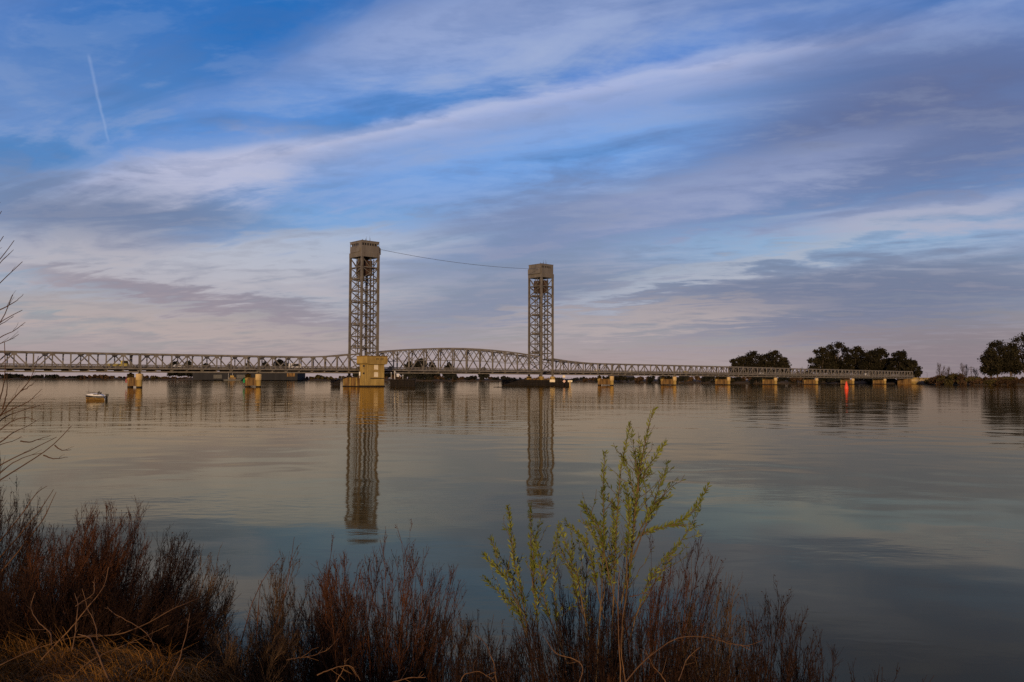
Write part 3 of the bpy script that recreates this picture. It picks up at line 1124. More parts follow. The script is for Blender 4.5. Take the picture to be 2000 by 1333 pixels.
def right_tower_pier():
    L_ = U_RT1 - U_RT0
    root = empty('tower_pier', W(U_RT0, 0), BANG, 'ochre columned pier under the right lift tower, half hidden by the timber fender', 'pier')
    for u in (0.0, L_):
        for v in (0.0, VW):
            c = MB()
            c.lathe([(1.0, -2.5), (1.0, 2.7), (1.3, 2.85), (1.3, 4.45), (1.15, 4.6)], 18, u, v)
            c.build('column', M['concrete'], root)
        w = MB()
        w.box(u - 0.7, u + 0.7, 0.9, VW - 0.9, 0.7, 3.4)
        w.build('web_wall', M['concrete_stain'], root)
    t = MB()
    t.box(1.35, L_ - 1.35, -0.5, 0.5, 2.9, 3.7)
    t.build('tie_beam', M['concrete_stain'], root)
    t = MB()
    t.box(1.35, L_ - 1.35, VW - 0.5, VW + 0.5, 2.9, 3.7)
    t.build('tie_beam', M['concrete_stain'], root)


right_tower_pier()


def control_house():
    vf = -7.0                                 # front face
    u0 = Uof(718.5, vf)
    u1 = Uof(750.8, vf)
    L_ = u1 - u0
    D_ = 5.8
    root = empty('control_house', W(u0, vf), BANG, 'ochre concrete control house with overhanging top at the foot of the left tower', 'control house')
    zc0, zc1 = 9.1, 12.35
    b = MB()
    b.box(0, L_, 0, D_, 0.55, zc0)
    body = b.build('wall', M['concrete'], root)
    b = MB()
    b.box(-0.25, L_ + 0.25, -0.25, D_ + 0.25, -3, 0.55)
    b.build('wet_footing', M['timber'], root)
    # overhanging upper storey
    o = 0.95
    wz0, wz1 = 10.85, 11.75
    b = MB()
    b.prism([(-o, zc0 + 0.55), (-0.3, zc0), (L_ + 0.3, zc0), (L_ + o, zc0 + 0.55), (L_ + o, wz0), (-o, wz0)], -o, D_ + o)
    b.box(-o, L_ + o, -o, D_ + o, wz1, zc1)
    g0 = [0.9, 1.3, 1.75, 2.2, 2.65]
    # window band: piers of wall between two groups of three small windows
    spans = []
    w0 = (L_ + 2 * o)
    groups = [(0.44, 0.585), (0.66, 0.805)]
    xs = [-o]
    for a, c in groups:
        p, q = -o + w0 * a, -o + w0 * c
        st = (q - p) / 3
        for k in range(3):
            xs += [p + st * k + 0.06, p + st * (k + 1) - 0.06]
    xs.append(L_ + o)
    for k in range(0, len(xs), 2):
        b.box(xs[k], xs[k + 1], -o, D_ + o, wz0, wz1)
    up = b.build('upper_storey', M['concrete'], root)
    for k in range(1, len(xs) - 1, 2):
        w = MB()
        w.box(xs[k], xs[k + 1], -o + 0.18, -o + 0.24, wz0, wz1)
        w.build('window', M['glass'], up)
    r = MB()
    r.box(-o - 0.2, L_ + o + 0.2, -o - 0.2, D_ + o + 0.2, zc1, zc1 + 0.28)
    r.build('roof_slab', M['concrete_stain'], root)
    # string courses between the storeys
    for z in (6.45,):
        s = MB()
        s.box(-0.08, L_ + 0.08, -0.08, D_ + 0.08, z, z + 0.16)
        s.build('string_course', M['concrete'], root)
    s = MB()
    s.box(L_ * 0.16, L_ * 0.95, -0.45, -0.003, 3.35, 3.62)
    s.build('ledge', M['timber'], root)
    # two pale boarded windows on the river side, small dark ones on the end
    for z in (4.05, 7.05):
        w = MB()
        w.box(L_ * 0.38, L_ * 0.62, -0.06, -0.003, z, z + 1.85)
        wo = w.build('boarded_window', M['pale_sign'], body)
        s = MB()
        s.box(L_ * 0.36, L_ * 0.64, -0.16, -0.003, z - 0.16, z - 0.01)
        s.build('sill', M['concrete_light'], wo)
    for z in (5.1, 8.1):
        w = MB()
        w.box(-0.05, -0.003, 2.4, 3.6, z, z + 0.7)
        w.build('window', M['glass'], body)
    for k in range(3):
        c = MB()
        c.cyl((-0.12, 1.0 + k * 1.1, 0.6), (-0.12, 1.0 + k * 1.1, 9.0), 0.06, n=6)
        c.build('conduit', M['dark_steel'], root)
    return root


control_house()

tank = MB()
tank.lathe([(0.3, 4.5), (0.34, 4.6), (0.34, 5.9), (0.26, 6.05)], 12)
tank.cyl((0, 0, 3.5), (0, 0, 4.5), 0.08, n=6)
tag(tank.build('white_lamp_housing', M['white'], None, W(Uof(703.2, -2.2), -2.2), BANG), 'small white upright housing on the pier left of the control house', 'lamp')


# ------------------------------------------------------------------ timber fenders
def fender(name, label, u, v0, v1, z1, step=0.62, rails=(0.8, 1.9, 2.7), wall=True, deckrail=True):
    root = empty(name, W(u, v0), BANG, label, 'fender')
    n = int((v1 - v0) / step)
    for k in range(n + 1):
        p = MB()
        v = (v1 - v0) * k / n
        h = z1 + random.uniform(-0.25, 0.35)
        p.cyl((random.uniform(-0.06, 0.06), v, -2.5), (random.uniform(-0.1, 0.1), v + random.uniform(-0.08, 0.08), h), 0.19, 0.17, 7)
        p.build('pile', M['timber'], root)
    for z in rails:
        w = MB()
        w.box(-0.42, -0.19, -0.3, v1 - v0 + 0.3, z - 0.16, z + 0.16)
        w.build('wale', M['timber'], root)
    if wall:
        w = MB()
        w.box(0.19, 0.34, 0, v1 - v0, -1.0, z1 - 0.15)
        w.build('sheathing', M['timber'], root)
    if deckrail:
        w = MB()
        for k in range(int((v1 - v0) / 2.4) + 1):
            w.beam((0.9, k * 2.4, z1), (0.9, k * 2.4, z1 + 1.1), 0.06, 0.06)
        w.beam((0.9, 0, z1 + 1.1), (0.9, v1 - v0, z1 + 1.1), 0.06, 0.06)
        w.beam((0.9, 0, z1 + 0.6), (0.9, v1 - v0, z1 + 0.6), 0.05, 0.05)
        w.box(0.34, 1.1, 0, v1 - v0, z1 - 0.14, z1)
        w.build('walkway_rail', M['dark_steel'], root)
    return root


uf = U_LT1 + 1.8
fender('timber_fender', 'dark timber fender with a walkway, right of the control house', uf, -24.0, -7.2, 3.0, wall=True)
fender('timber_fender', 'short dark fender of timber piles at the left end of the left tower pier', U_LT0 - 2.2, VW + 4.0, VW + 10.5, 2.9, step=0.75, deckrail=False)
fr = fender('timber_fender', 'long dark timber fender wall in front of the right lift tower', U_RT0 - 2.6, -22.0, 26.0, 2.95, step=0.7)


# ------------------------------------------------------------------ signs and posts at the fenders
def Vof(px, u):
    lo_, hi_ = -60.0, 60.0
    for _ in range(50):
        m_ = (lo_ + hi_) / 2
        p_ = W(u, m_)
        if 1000 + F * p_.x / p_.y > px:
            lo_ = m_
        else:
            hi_ = m_
    return lo_


def sign_at(name, px, py, u, w, h, label, mat, diamond=False, post=None, ring=False):
    c = W(u, Vof(px, u))
    c.z = CAMZ + (740 + 0.0033 * (px - 1000) - py) * c.y / F
    # boards face the river traffic and the viewer's bank
    root = empty(name, (c.x, c.y, 0), BANG * 0.35, label, 'sign', 'signs on the fenders')
    b = MB()
    if diamond:
        b.prism([(0, c.z - h / 2), (w / 2, c.z), (0, c.z + h / 2), (-w / 2, c.z)], -0.04, 0.04)
    else:
        b.box(-w / 2, w / 2, -0.04, 0.04, c.z - h / 2, c.z + h / 2)
    bo = b.build('board', mat, root)
    if ring:
        rr = MB()
        n = 20
        vs, fs = [], []
        for i in range(n):
            a = 2 * math.pi * i / n
            for r in (0.20 * h, 0.29 * h):
                vs.append((r * math.cos(a), -0.046, c.z + r * math.sin(a)))
        for i in range(n):
            j = (i + 1) % n
            fs.append((2 * i, 2 * j, 2 * j + 1, 2 * i + 1))
        rr.add(vs, fs)
        rr.build('ring', M['orange'] if diamond else M['black'], bo)
    if diamond:
        e = MB()
        k = 0.84
        for (x0, z0_, x1, z1_) in ((0, h / 2, w / 2, 0), (w / 2, 0, 0, -h / 2), (0, -h / 2, -w / 2, 0), (-w / 2, 0, 0, h / 2)):
            e.add([(x0 * k, -0.044, c.z + z0_ * k), (x0 * 0.94, -0.044, c.z + z0_ * 0.94), (x1 * 0.94, -0.044, c.z + z1_ * 0.94), (x1 * k, -0.044, c.z + z1_ * k)], [(0, 1, 2, 3)])
        e.build('border', M['orange'], bo)
    p = MB()
    p.cyl((0, 0.12, -1.0), (0, 0.12, c.z), post or 0.09, n=8)
    p.build('post', M['concrete_light'] if post else M['timber'], root)
    return root


sign_at('channel_sign', 1079, 744.2, U_RT0 - 4.6, 2.6, 1.25, 'wide blank cream board on the fender right under the right tower', M['pale_sign'])
sign_at('channel_sign', 1102, 745.0, U_RT0 - 4.6, 1.5, 1.55, 'white diamond board with an orange ring on the dark fender', M['white'], True, None, True)
sign_at('channel_sign', 1101.6, 735.8, U_RT0 - 4.6, 1.25, 1.05, 'small cream square board above the diamond sign', M['pale_sign'])
sign_at('channel_sign', 1113.5, 745.0, U_RT0 - 4.6, 2.2, 0.85, 'low cream board on a thick pale post at the fender end', M['pale_sign'], False, 0.32)
sign_at('channel_sign', 777.5, 733.5, uf + 1.6, 0.95, 1.1, 'white square board with a black ring on the fender beside the control house', M['white'], False, None, True)
for px, z1, lab in ((771.5, 6.2, 'tall pale pole on the fender left of the white board'), (764.5, 5.6, 'slim pale pole standing nearest the control house'), (787.3, 4.6, 'short white post near the outer end of the left fender')):
    p = MB()
    p.cyl((0, 0, 2.4), (0, 0, z1), 0.12 if z1 > 6 else 0.06, n=8)
    p.lathe([(0.16, z1), (0.19, z1 + 0.08), (0.19, z1 + 0.25), (0.08, z1 + 0.32)], 10)
    tag(p.build('fender_pole', M['white'], None, W(uf + 0.7, Vof(px, uf + 0.7)), BANG), lab, 'pole')


# ================================================================== VEHICLES AND FLOATING THINGS
def vehicle(px, lane_v, label, cat, mat, kind='car', heading=1, name='car'):
    u = Uof(px, lane_v)
    root = empty(name, W(u, lane_v, zb(u) + 1.454), BANG + (0 if heading > 0 else math.pi), label, cat, 'vehicles on the bridge')
    if kind == 'car':
        L_, Wd, body, cab = 4.5, 1.75, [(-2.2, 0.3), (2.2, 0.3), (2.25, 0.7), (1.1, 0.88), (-2.2, 0.92)], [(-1.9, 0.9), (1.0, 0.88), (0.3, 1.42), (-1.3, 1.44)]
    elif kind == 'van':
        L_, Wd, body, cab = 5.6, 1.95, [(-2.8, 0.35), (2.8, 0.35), (2.8, 1.0), (1.9, 1.2), (-2.8, 1.2)], [(-2.8, 1.19), (1.85, 1.19), (1.2, 2.25), (-2.75, 2.3)]
    else:
        L_, Wd, body, cab = 6.4, 2.2, [(-3.2, 0.5), (3.2, 0.5), (3.2, 1.5), (-3.2, 1.5)], [(1.1, 1.49), (3.1, 1.49), (2.8, 2.6), (1.2, 2.6)]
    b = MB()
    b.prism(body, -Wd / 2, Wd / 2)
    b.build('body', mat, root)
    c = MB()
    c.prism(cab, -Wd / 2 + 0.1, Wd / 2 - 0.1)
    co = c.build('cabin', mat, root)
    (x0, z0), (x1, _), (x2, z2), (x3, _) = cab
    for sgn in (-1, 1):
        w = MB()
        yy = sgn * (Wd / 2 - 0.1 + 0.006)
        w.add([(x0 * 0.9 + x1 * 0.1, yy, z0 + 0.1), (x1 * 0.9 + x0 * 0.1, yy, z0 + 0.1), (x2 * 0.9 + x3 * 0.1, yy, z2 - 0.1), (x3 * 0.9 + x2 * 0.1, yy, z2 - 0.1)], [(0, 1, 2, 3)])
        w.build('side_window', M['glass'], co)
    for x in (-L_ * 0.31, L_ * 0.31):
        for sgn in (-1, 1):
            t = MB()
            t.cyl((x, sgn * (Wd / 2 - 0.2), 0.33), (x, sgn * (Wd / 2 + 0.02), 0.33), 0.33, n=12)
            t.build('wheel', M['rubber'], root)
    return root


vehicle(350, 2.6, 'white car on the bridge above the dark shed', 'car', M['white'])
vehicle(579, 2.6, 'white van on the bridge nearest the left lift tower', 'van', M['white'], 'van', 1, 'van')
vehicle(231, 2.6, 'yellow utility truck on the bridge near the red-marker pier', 'truck', M['yellow'], 'truck', 1, 'utility_truck')
vehicle(1020, 2.6, 'white car on the lift span beside the right tower', 'car', M['white'])
vehicle(1168, 2.6, 'pale car on the bridge just before the first pier right of the towers', 'car', M['pale_sign'])
vehicle(1233, 2.6, 'white car between the first and second piers right of the towers', 'car', M['white'])
vehicle(1340, 2.6, 'yellow car on the bridge right of the second pier', 'car', M['yellow'])
vehicle(1487, 2.6, 'white car on the bridge in front of the smaller tree grove', 'car', M['white'])
vehicle(1693, 2.6, 'white van far along the bridge before the large grove', 'van', M['white'], 'van', 1, 'van')


def motor_boat():
    p = at(187, 783.3, 131)
    S = 1.0
    root = empty('motor_boat', (p.x, p.y, 0), math.radians(180 + 12), 'small motor boat with white deck, black stripe and gold hull', 'boat')
    # hull lofted from stern (x=-) to bow (x=+), sections as (half width, z) from keel to gunwale
    st = []
    Ln = 2.7
    for k in range(11):
        t = k / 10
        x = -Ln / 2 + Ln * t
        w = 0.78 * (1 - max(0, (t - 0.45) / 0.55) ** 2.3 * 0.97)
        rise = 0.16 * t ** 2
        keel = -0.25 + 0.45 * max(0, t - 0.6) ** 1.6
        st.append([(x + 0.22 * max(0, t - 0.6) * f, w * wf, keel + (0.50 + rise - keel) * f) for f, wf in ((0.0, 0.03), (0.25, 0.62), (0.5, 0.88), (0.75, 0.97), (1.0, 1.0))])

    def loft(sections, y_sign_both=True):
        m = MB()
        n = len(sections[0])
        vs = []
        for s_ in sections:
            vs += [(x, -w, z) for x, w, z in s_] + [(x, w, z) for x, w, z in s_]
        fs = []
        for i in range(len(sections) - 1):
            for j in range(n - 1):
                a = i * 2 * n + j
                b = (i + 1) * 2 * n + j
                fs.append((a, b, b + 1, a + 1))
                fs.append((a + n + 1, b + n + 1, b + n, a + n))
        m.add(vs, fs, True)
        m.add(vs, [tuple(list(range(0, n)) + list(range(2 * n - 1, n - 1, -1)))])
        return m
    loft(st).build('hull', M['gelcoat'], root)
    fl = []
    for k in range(3, 11):
        s_ = st[k]
        h_ = 0.10 * (1 - abs(k - 7) / 5)
        x, w, z = s_[2]
        fl.append([(x, w * 0.99 + 0.004, z + 0.03 - h_), (x, w * 1.03 + 0.012, z + 0.03 + h_)])
    loft(fl).build('hull_flash', M['rust'], root)
    # black stripe along the top of the hull
    band = []
    for s_ in st:
        x, w, z = s_[-1]
        band.append([(x, w * 1.005 + 0.006, z - 0.14), (x, w * 1.01 + 0.008, z + 0.13)])
    loft(band).build('stripe', M['black'], root)
    # white deck and cuddy cabin
    dk = []
    for k, s_ in enumerate(st):
        x, w, z = s_[-1]
        t = k / 10
        zz = z + 0.13
        hh = 0.36 * math.sin(math.pi * min(1, max(0, (t - 0.02) / 0.96))) ** 0.7
        dk.append([(x, w * 1.0, zz), (x, w * 0.86, zz + hh * 0.8), (x, w * 0.5, zz + hh), (x, 0.001, zz + hh * 1.03)])
    dko = loft(dk).build('deck', M['white'], root)
    for k in (2, 4):
        w = MB()
        x0 = -Ln / 2 + Ln * (0.12 + 0.16 * k / 2)
        w.box(x0, x0 + 0.34, 0.70, 0.785, 0.84, 0.95)
        w.build('cabin_window', M['black'], dko)
        w = MB()
        w.box(x0, x0 + 0.34, -0.785, -0.70, 0.84, 0.95)
        w.build('cabin_window', M['black'], dko)
    # bow rail
    rl = MB()
    pts = []
    for k in range(5, 11):
        x, w, z = st[k][-1]
        pts.append((x, w * 0.9, z))
    for sgn in (-1, 1):
        for a, b in zip(pts, pts[1:]):
            rl.cyl((a[0], sgn * a[1], a[2] + 0.62), (b[0], sgn * b[1], b[2] + 0.62), 0.016, n=5)
            rl.cyl((a[0], sgn * a[1], a[2] + 0.25), (a[0], sgn * a[1], a[2] + 0.62), 0.013, n=5)
    rl.build('bow_rail', M['cable'], root)
    an = MB()
    an.cyl((0.85, 0.3, 0.95), (1.12, 0.3, 2.05), 0.022, 0.010, 5)
    an.build('antenna', M['cable'], root)
    for x, h in ((-0.35, 0.35), (-0.62, 0.22)):
        se = MB()
        se.box(x - 0.12, x + 0.14, -0.25, 0.25, 0.95, 1.02 + h * 0.5)
        se.box(x - 0.12, x - 0.03, -0.25, 0.25, 1.0, 1.0 + h)
        se.build('seat', M['black'], root)
    om = MB()
    om.box(-Ln / 2 - 0.42, -Ln / 2 - 0.02, -0.16, 0.16, 0.55, 0.95)
    om.box(-Ln / 2 - 0.34, -Ln / 2 - 0.14, -0.08, 0.08, -0.4, 0.55)
    om.build('outboard_motor', M['black'], root)
    ld = MB()
    for y in (0.35, 0.6):
        ld.cyl((-Ln / 2 - 0.06, y, -0.1), (-Ln / 2 - 0.06, y, 0.8), 0.025, n=5)
    for z in (0.1, 0.35, 0.6):
        ld.cyl((-Ln / 2 - 0.06, 0.35, z), (-Ln / 2 - 0.06, 0.6, z), 0.02, n=5)
    ld.build('boarding_ladder', M['white'], root)


motor_boat()

p = at(1653.2, 760.5, 312)
bu = empty('nun_buoy', (p.x, p.y, 0), 0, 'bright red conical buoy floating in front of the right piers', 'buoy')
MB().lathe([(0.50, -0.5), (0.68, 0.0), (0.70, 0.55), (0.66, 1.0), (0.54, 1.25)], 18).build('float_body', M['red'], bu)
MB().lathe([(0.54, 1.25), (0.36, 2.1), (0.20, 2.75), (0.05, 2.95)], 18).build('cone_top', M['red'], bu)
lug = MB()
for a in (0.4, 2.5, 4.6):
    lug.cyl((0.3 * math.cos(a), 0.3 * math.sin(a), 2.2), (0.42 * math.cos(a), 0.42 * math.sin(a), 2.45), 0.04, n=5)
lug.build('lifting_lug', M['dark_steel'], bu)

p = at(973, 757.3, 345)
lg = MB()
lg.cyl((-1.9, 0, 0.02), (1.6, 0.3, 0.10), 0.14, 0.11, 7)
lg.cyl((-0.4, 0.05, 0.08), (0.2, 0.4, 0.42), 0.07, 0.03, 5)
lg.cyl((1.4, 0.2, 0.10), (2.3, 0.5, 0.02), 0.10, 0.04, 6)
tag(lg.build('driftwood_log', M['timber'], None, (p.x, p.y, 0)), 'dark driftwood log floating left of the long timber fender', 'log')


# ================================================================== FAR SHORE: BUILDINGS, TREES, POLES
def far_building(name, px0, px1, Y, h, depth, label, mat, roof='flat', windows=None):
    a, b = ground_pt(px0, Y, 2.2), ground_pt(px1, Y, 2.2)
    c = (a + b) / 2
    w = (b - a).length
    root = empty(name, (c.x, c.y, 2.2), math.atan2(b.y - a.y, b.x - a.x), label, 'building')
    m = MB()
    m.box(-w / 2, w / 2, 0, depth, -1.5, h)
    wo = m.build('wall', mat, root)
    r = MB()
    if roof == 'gable':
        r.add([(-w / 2 - 0.5, -0.6, h), (w / 2 + 0.5, -0.6, h), (w / 2 + 0.5, depth / 2, h + depth * 0.22), (-w / 2 - 0.5, depth / 2, h + depth * 0.22), (-w / 2 - 0.5, depth + 0.6, h), (w / 2 + 0.5, depth + 0.6, h)],
              [(0, 1, 2, 3), (3, 2, 5, 4), (0, 3, 4), (1, 5, 2), (0, 4, 5, 1)])
    else:
        r.box(-w / 2 - 0.6, w / 2 + 0.6, -0.8, depth + 0.6, h, h + 0.6)
    r.build('roof', M['roof'], root)
    for (f0, f1, z0, z1, mt) in (windows or []):
        q = MB()
        q.box(-w / 2 + w * f0, -w / 2 + w * f1, -0.2, -0.003, z0, z1)
        q.build('door_panel', M[mt], wo)
    return root


far_building('dock_shed', 376, 581, 1058, 8.0, 40, 'long dark dock shed on the far shore under the left truss spans', M['shed'], 'flat', [(0.9, 0.975, 3.0, 7.4, 'concrete_stain'), (0.2, 0.28, 0.3, 5.0, 'black'), (0.42, 0.5, 0.3, 5.0, 'black')])
far_building('low_shed', 1190, 1238, 1010, 3.2, 14, 'low tan shed on the far shore right of the right tower', M['leaf_tan'], 'gable')
far_building('white_roofed_house', 1331, 1346, 800, 3.4, 10, 'small pale house under the bridge between the second and third right piers', M['white'], 'gable')
far_building('riverside_house', 22, 32, 1185, 3.0, 9, 'tiny pale house among the trees at the far left shore', M['white'], 'gable')


def tug():
    c = ground_pt(455, 1012, 0)
    root = empty('work_boat', (c.x, c.y, 0), 0.05, 'work boat with a yellowish wheelhouse moored before the dark shed', 'boat')
    h = MB()
    h.prism([(-10, -0.6), (8.5, -0.6), (11.5, 1.9), (-10.3, 1.5)], -2.6, 2.6)
    h.build('hull', M['black'], root)
    w = MB()
    w.box(-4.5, 3.5, -1.9, 1.9, 1.5, 4.0)
    wo = w.build('deckhouse', M['concrete_stain'], root)
    w = MB()
    w.box(-2.8, 1.2, -1.6, 1.6, 4.0, 6.2)
    w.build('wheelhouse', M['concrete'], root)
    for k in range(4):
        q = MB()
        q.box(-4.0 + 1.9 * k, -3.0 + 1.9 * k, -1.93, -1.903, 2.4, 3.3)
        q.build('window', M['glass'], wo)
    q = MB()
    q.cyl((-5.4, 0, 1.5), (-5.4, 0, 11.0), 0.15, 0.08, 6)
    q.cyl((-0.6, 0, 6.2), (-0.6, 0, 9.6), 0.12, 0.06, 6)
    q.build('mast', M['white'], root)


tug()


def leaf_cloud(lobes, n, size, seed, shell=0.55, squash=1.0):
    r_ = np.random.default_rng(seed)
    C = np.array([l[:3] for l in lobes], float)
    Rr = np.array([l[3] for l in lobes], float)
    w = Rr ** 2
    k = r_.choice(len(lobes), n, p=w / w.sum())
    d = unit(r_.normal(size=(n, 3)))
    rad = (shell + (1 - shell) * r_.random(n)) * (0.85 + 0.3 * r_.random(n))
    # ragged outline: stretch some directions with a cheap angular noise
    rag = 1 + 0.22 * np.sin(d[:, 0] * 7 + k) * np.sin(d[:, 2] * 6 + 2 * k) + 0.12 * np.sin(d[:, 1] * 13 + 3 * k)
    P = C[k] + d * (Rr[k] * rad * rag)[:, None] * np.array([1, 1, squash])
    a = unit(r_.normal(size=(n, 3)))
    b = unit(np.cross(a, r_.normal(size=(n, 3))))
    s = size * (0.5 + r_.random(n))[:, None]
    V = np.stack([P - a * s - b * s * 0.55, P + a * s * 0.2 - b * s * 0.7, P + a * s + b * s * 0.5, P - a * s * 0.3 + b * s * 0.8], axis=1).reshape(-1, 3)
    Fc = np.arange(4 * n).reshape(-1, 4)
    return V, Fc


def limb_tubes(chains, sides=6):
    out = []
    for pts, rr in chains:
        out.append(tubes(np.array([pts]), np.array([rr]), sides))
    return merge(out)


def big_tree(name, px, top_py, Y, width, label, seed, nlobe=11, n=6500, mat='leaf_dark', size=0.62, group='groves on the right bank', cat='tree', base_z=2.3, umbrella=True, clear=0.16, fill=1.0):
    """spreading tree: forked trunk, limbs to each foliage clump, uneven crown"""
    r_ = random.Random(seed)
    base = ground_pt(px, Y, base_z)
    H = CAMZ + (740 + 0.0033 * (px - 1000) - top_py) * Y / F - base_z
    root = empty(name, base, 0, label, cat, group)
    lobes = []
    Wd = width / 2
    for k in range(nlobe):
        f = k / (nlobe - 1)
        a = k * 2.4 + r_.uniform(-0.4, 0.4)
        h = clear + (1 - clear) * (0.18 + 0.70 * f) if umbrella else clear + (1 - clear) * (0.1 + 0.8 * f)
        prof = math.sin(math.pi * min(0.97, 0.26 + 0.66 * f)) ** 0.7
        rr = Wd * prof * r_.uniform(0.45, 0.85)
        lr = H * r_.uniform(0.11, 0.17) * (1.1 - 0.25 * f) * fill
        z = min(h * H, H - lr * 0.95)
        lobes.append((rr * math.cos(a), rr * math.sin(a), z, lr))
    lobes.append((r_.uniform(-0.1, 0.1) * Wd, 0, H * 0.88, H * 0.12))
    lobes.append((r_.uniform(-0.2, 0.2) * Wd, 0, H * 0.55, H * 0.18))
    lobes.append((-Wd * 0.72, r_.uniform(-3, 3), H * r_.uniform(0.38, 0.6), H * 0.11))
    lobes.append((Wd * 0.72, r_.uniform(-3, 3), H * r_.uniform(0.38, 0.6), H * 0.11))
    if fill > 1.2:                            # rounded, closed crown
        lobes = []
        for k in range(20):
            a = r_.uniform(0, 6.28)
            q = r_.random() ** 0.5
            x, y = Wd * 0.8 * q * math.cos(a), Wd * 0.8 * q * math.sin(a)
            lr = H * r_.uniform(0.13, 0.2)
            z = (1 - 0.5 * r_.random() ** 1.4) * (H * math.sqrt(max(0.05, 1 - q * q * 0.75)) - lr)
            lobes.append((x, y, max(z, H * 0.25), lr))
        lobes.append((0, 0, H * 0.84, H * 0.16))
    for sx in (-0.55, -0.2, 0.2, 0.55):
        lobes.append((sx * Wd, r_.uniform(-2, 2), H * r_.uniform(0.26, 0.36), H * 0.14 * fill))
    V, Fc = leaf_cloud(lobes, n, size, seed, 0.25, 0.85)
    link('crown', np_mesh('crown', V, Fc), M[mat], root)
    ch = []
    tr = H * 0.017
    ch.append(([(0, 0, -0.8), (0.1, 0, H * 0.12), (0.3, 0.1, H * 0.3), (0, 0.2, H * 0.62)], [tr * 1.3, tr, tr * 0.8, tr * 0.4]))
    for (x, y, z, lr) in lobes:
        z0 = H * r_.uniform(0.1, 0.3)
        ch.append(([(0.2, 0.05, z0), (x * 0.35, y * 0.35, z0 + (z - z0) * 0.45), (x * 0.75, y * 0.75, z0 + (z - z0) * 0.8), (x, y, z)], [tr * 0.55, tr * 0.42, tr * 0.28, tr * 0.1]))
    V, Fc = limb_tubes(ch)
    link('trunk', np_mesh('trunk', V, Fc, True), M['bark'], root)
    return root


# grove behind the far right part of the bridge (largest), the smaller grove left of it, and the one at the right edge
B_GROVE = [(1606, 677, 772, 26, 'leftmost tall dark eucalyptus of the large grove'), (1636, 667, 778, 26, 'tallest dark eucalyptus of the large grove, rounded top'),
           (1672, 675, 790, 24, 'dark eucalyptus third from the left in the large grove'), (1700, 684, 770, 22, 'lower dark eucalyptus in the middle of the large grove'),
           (1720, 679, 785, 22, 'dark eucalyptus with a small dome top, right of the large grove middle'), (1757, 684, 762, 22, 'broad dark eucalyptus second from the right in the large grove'),
           (1782, 703, 750, 17, 'lowest dark eucalyptus at the right end of the large grove')]
for i, (px, py, Y, w, lab) in enumerate(B_GROVE):
    big_tree('eucalyptus_tree', px, py, Y, w, lab, 100 + i)
A_GROVE = [(1437, 699, 860, 17, 'low dark tree at the left end of the smaller grove'), (1453, 694, 855, 17, 'dark tree second from the left in the smaller grove'), (1471, 685, 850, 19, 'dark tree with a round top in the middle of the smaller grove'),
           (1494, 690, 862, 17, 'dark tree filling the dip in the smaller grove'), (1513, 683, 850, 22, 'tallest dark tree of the smaller grove'), (1530, 697, 845, 14, 'dark tree at the right end of the smaller grove')]
for i, (px, py, Y, w, lab) in enumerate(A_GROVE):
    big_tree('eucalyptus_tree', px, py, Y, w, lab, 140 + i, n=4600)
C_GROVE = [(1936, 678, 618, 13, 'dark slender tree at the left side of the right-edge grove'), (1948, 663, 622, 18, 'dark tree with twin clumps near the right edge'), (1974, 668, 628, 15, 'dark tree second from the right edge of the frame'),
           (2003, 649, 625, 22, 'tall dark tree cut by the right edge of the frame'), (2040, 655, 630, 24, 'dark tree just outside the right edge')]
for i, (px, py, Y, w, lab) in enumerate(C_GROVE):
    big_tree('eucalyptus_tree', px, py, Y, w, lab, 160 + i, n=5200, size=0.5)

# trees seen through and over the left and middle spans
MIDT = [(343, 705, 1130, 22, 'dark round tree over the bridge deck, far left of the line'), (368, 704, 1135, 24, 'dark tree over the deck right of the far-left one'), (402, 709, 1140, 15, 'small dark tree over the deck above the shed'),
        (449, 711, 1140, 18, 'low dark tree over the deck above the work boat'), (483, 708, 1145, 18, 'low dark tree left of the green-marker pier top'), (517, 706, 1140, 26, 'wide dark tree over the green-marker pier'),
        (545, 700, 1130, 20, 'tallest dark tree seen through the truss left of the left tower'), (562, 708, 1135, 15, 'small round dark tree left of the white van'),
        (800, 705, 1120, 24, 'left part of the dark tree clump behind the lift span'), (822, 699, 1120, 28, 'tallest tree of the dark clump behind the lift span'), (843, 706, 1115, 20, 'right part of the dark tree clump behind the lift span'),
        (877, 708, 1120, 15, 'lone small dark tree behind the middle of the lift span'), (945, 717, 1140, 14, 'tiny dark tree low behind the right half of the lift span'), (700, 716, 1130, 14, 'small dark tree hidden behind the control house'), (762, 716, 1130, 16, 'low dark tree just right of the control house')]
for i, (px, py, Y, w, lab) in enumerate(MIDT):
    big_tree('broad_tree', px, py, Y, w, lab, 200 + i, nlobe=9, n=7500, mat='leaf_far', size=1.0, group='trees behind the bridge', clear=0.05, fill=1.5)


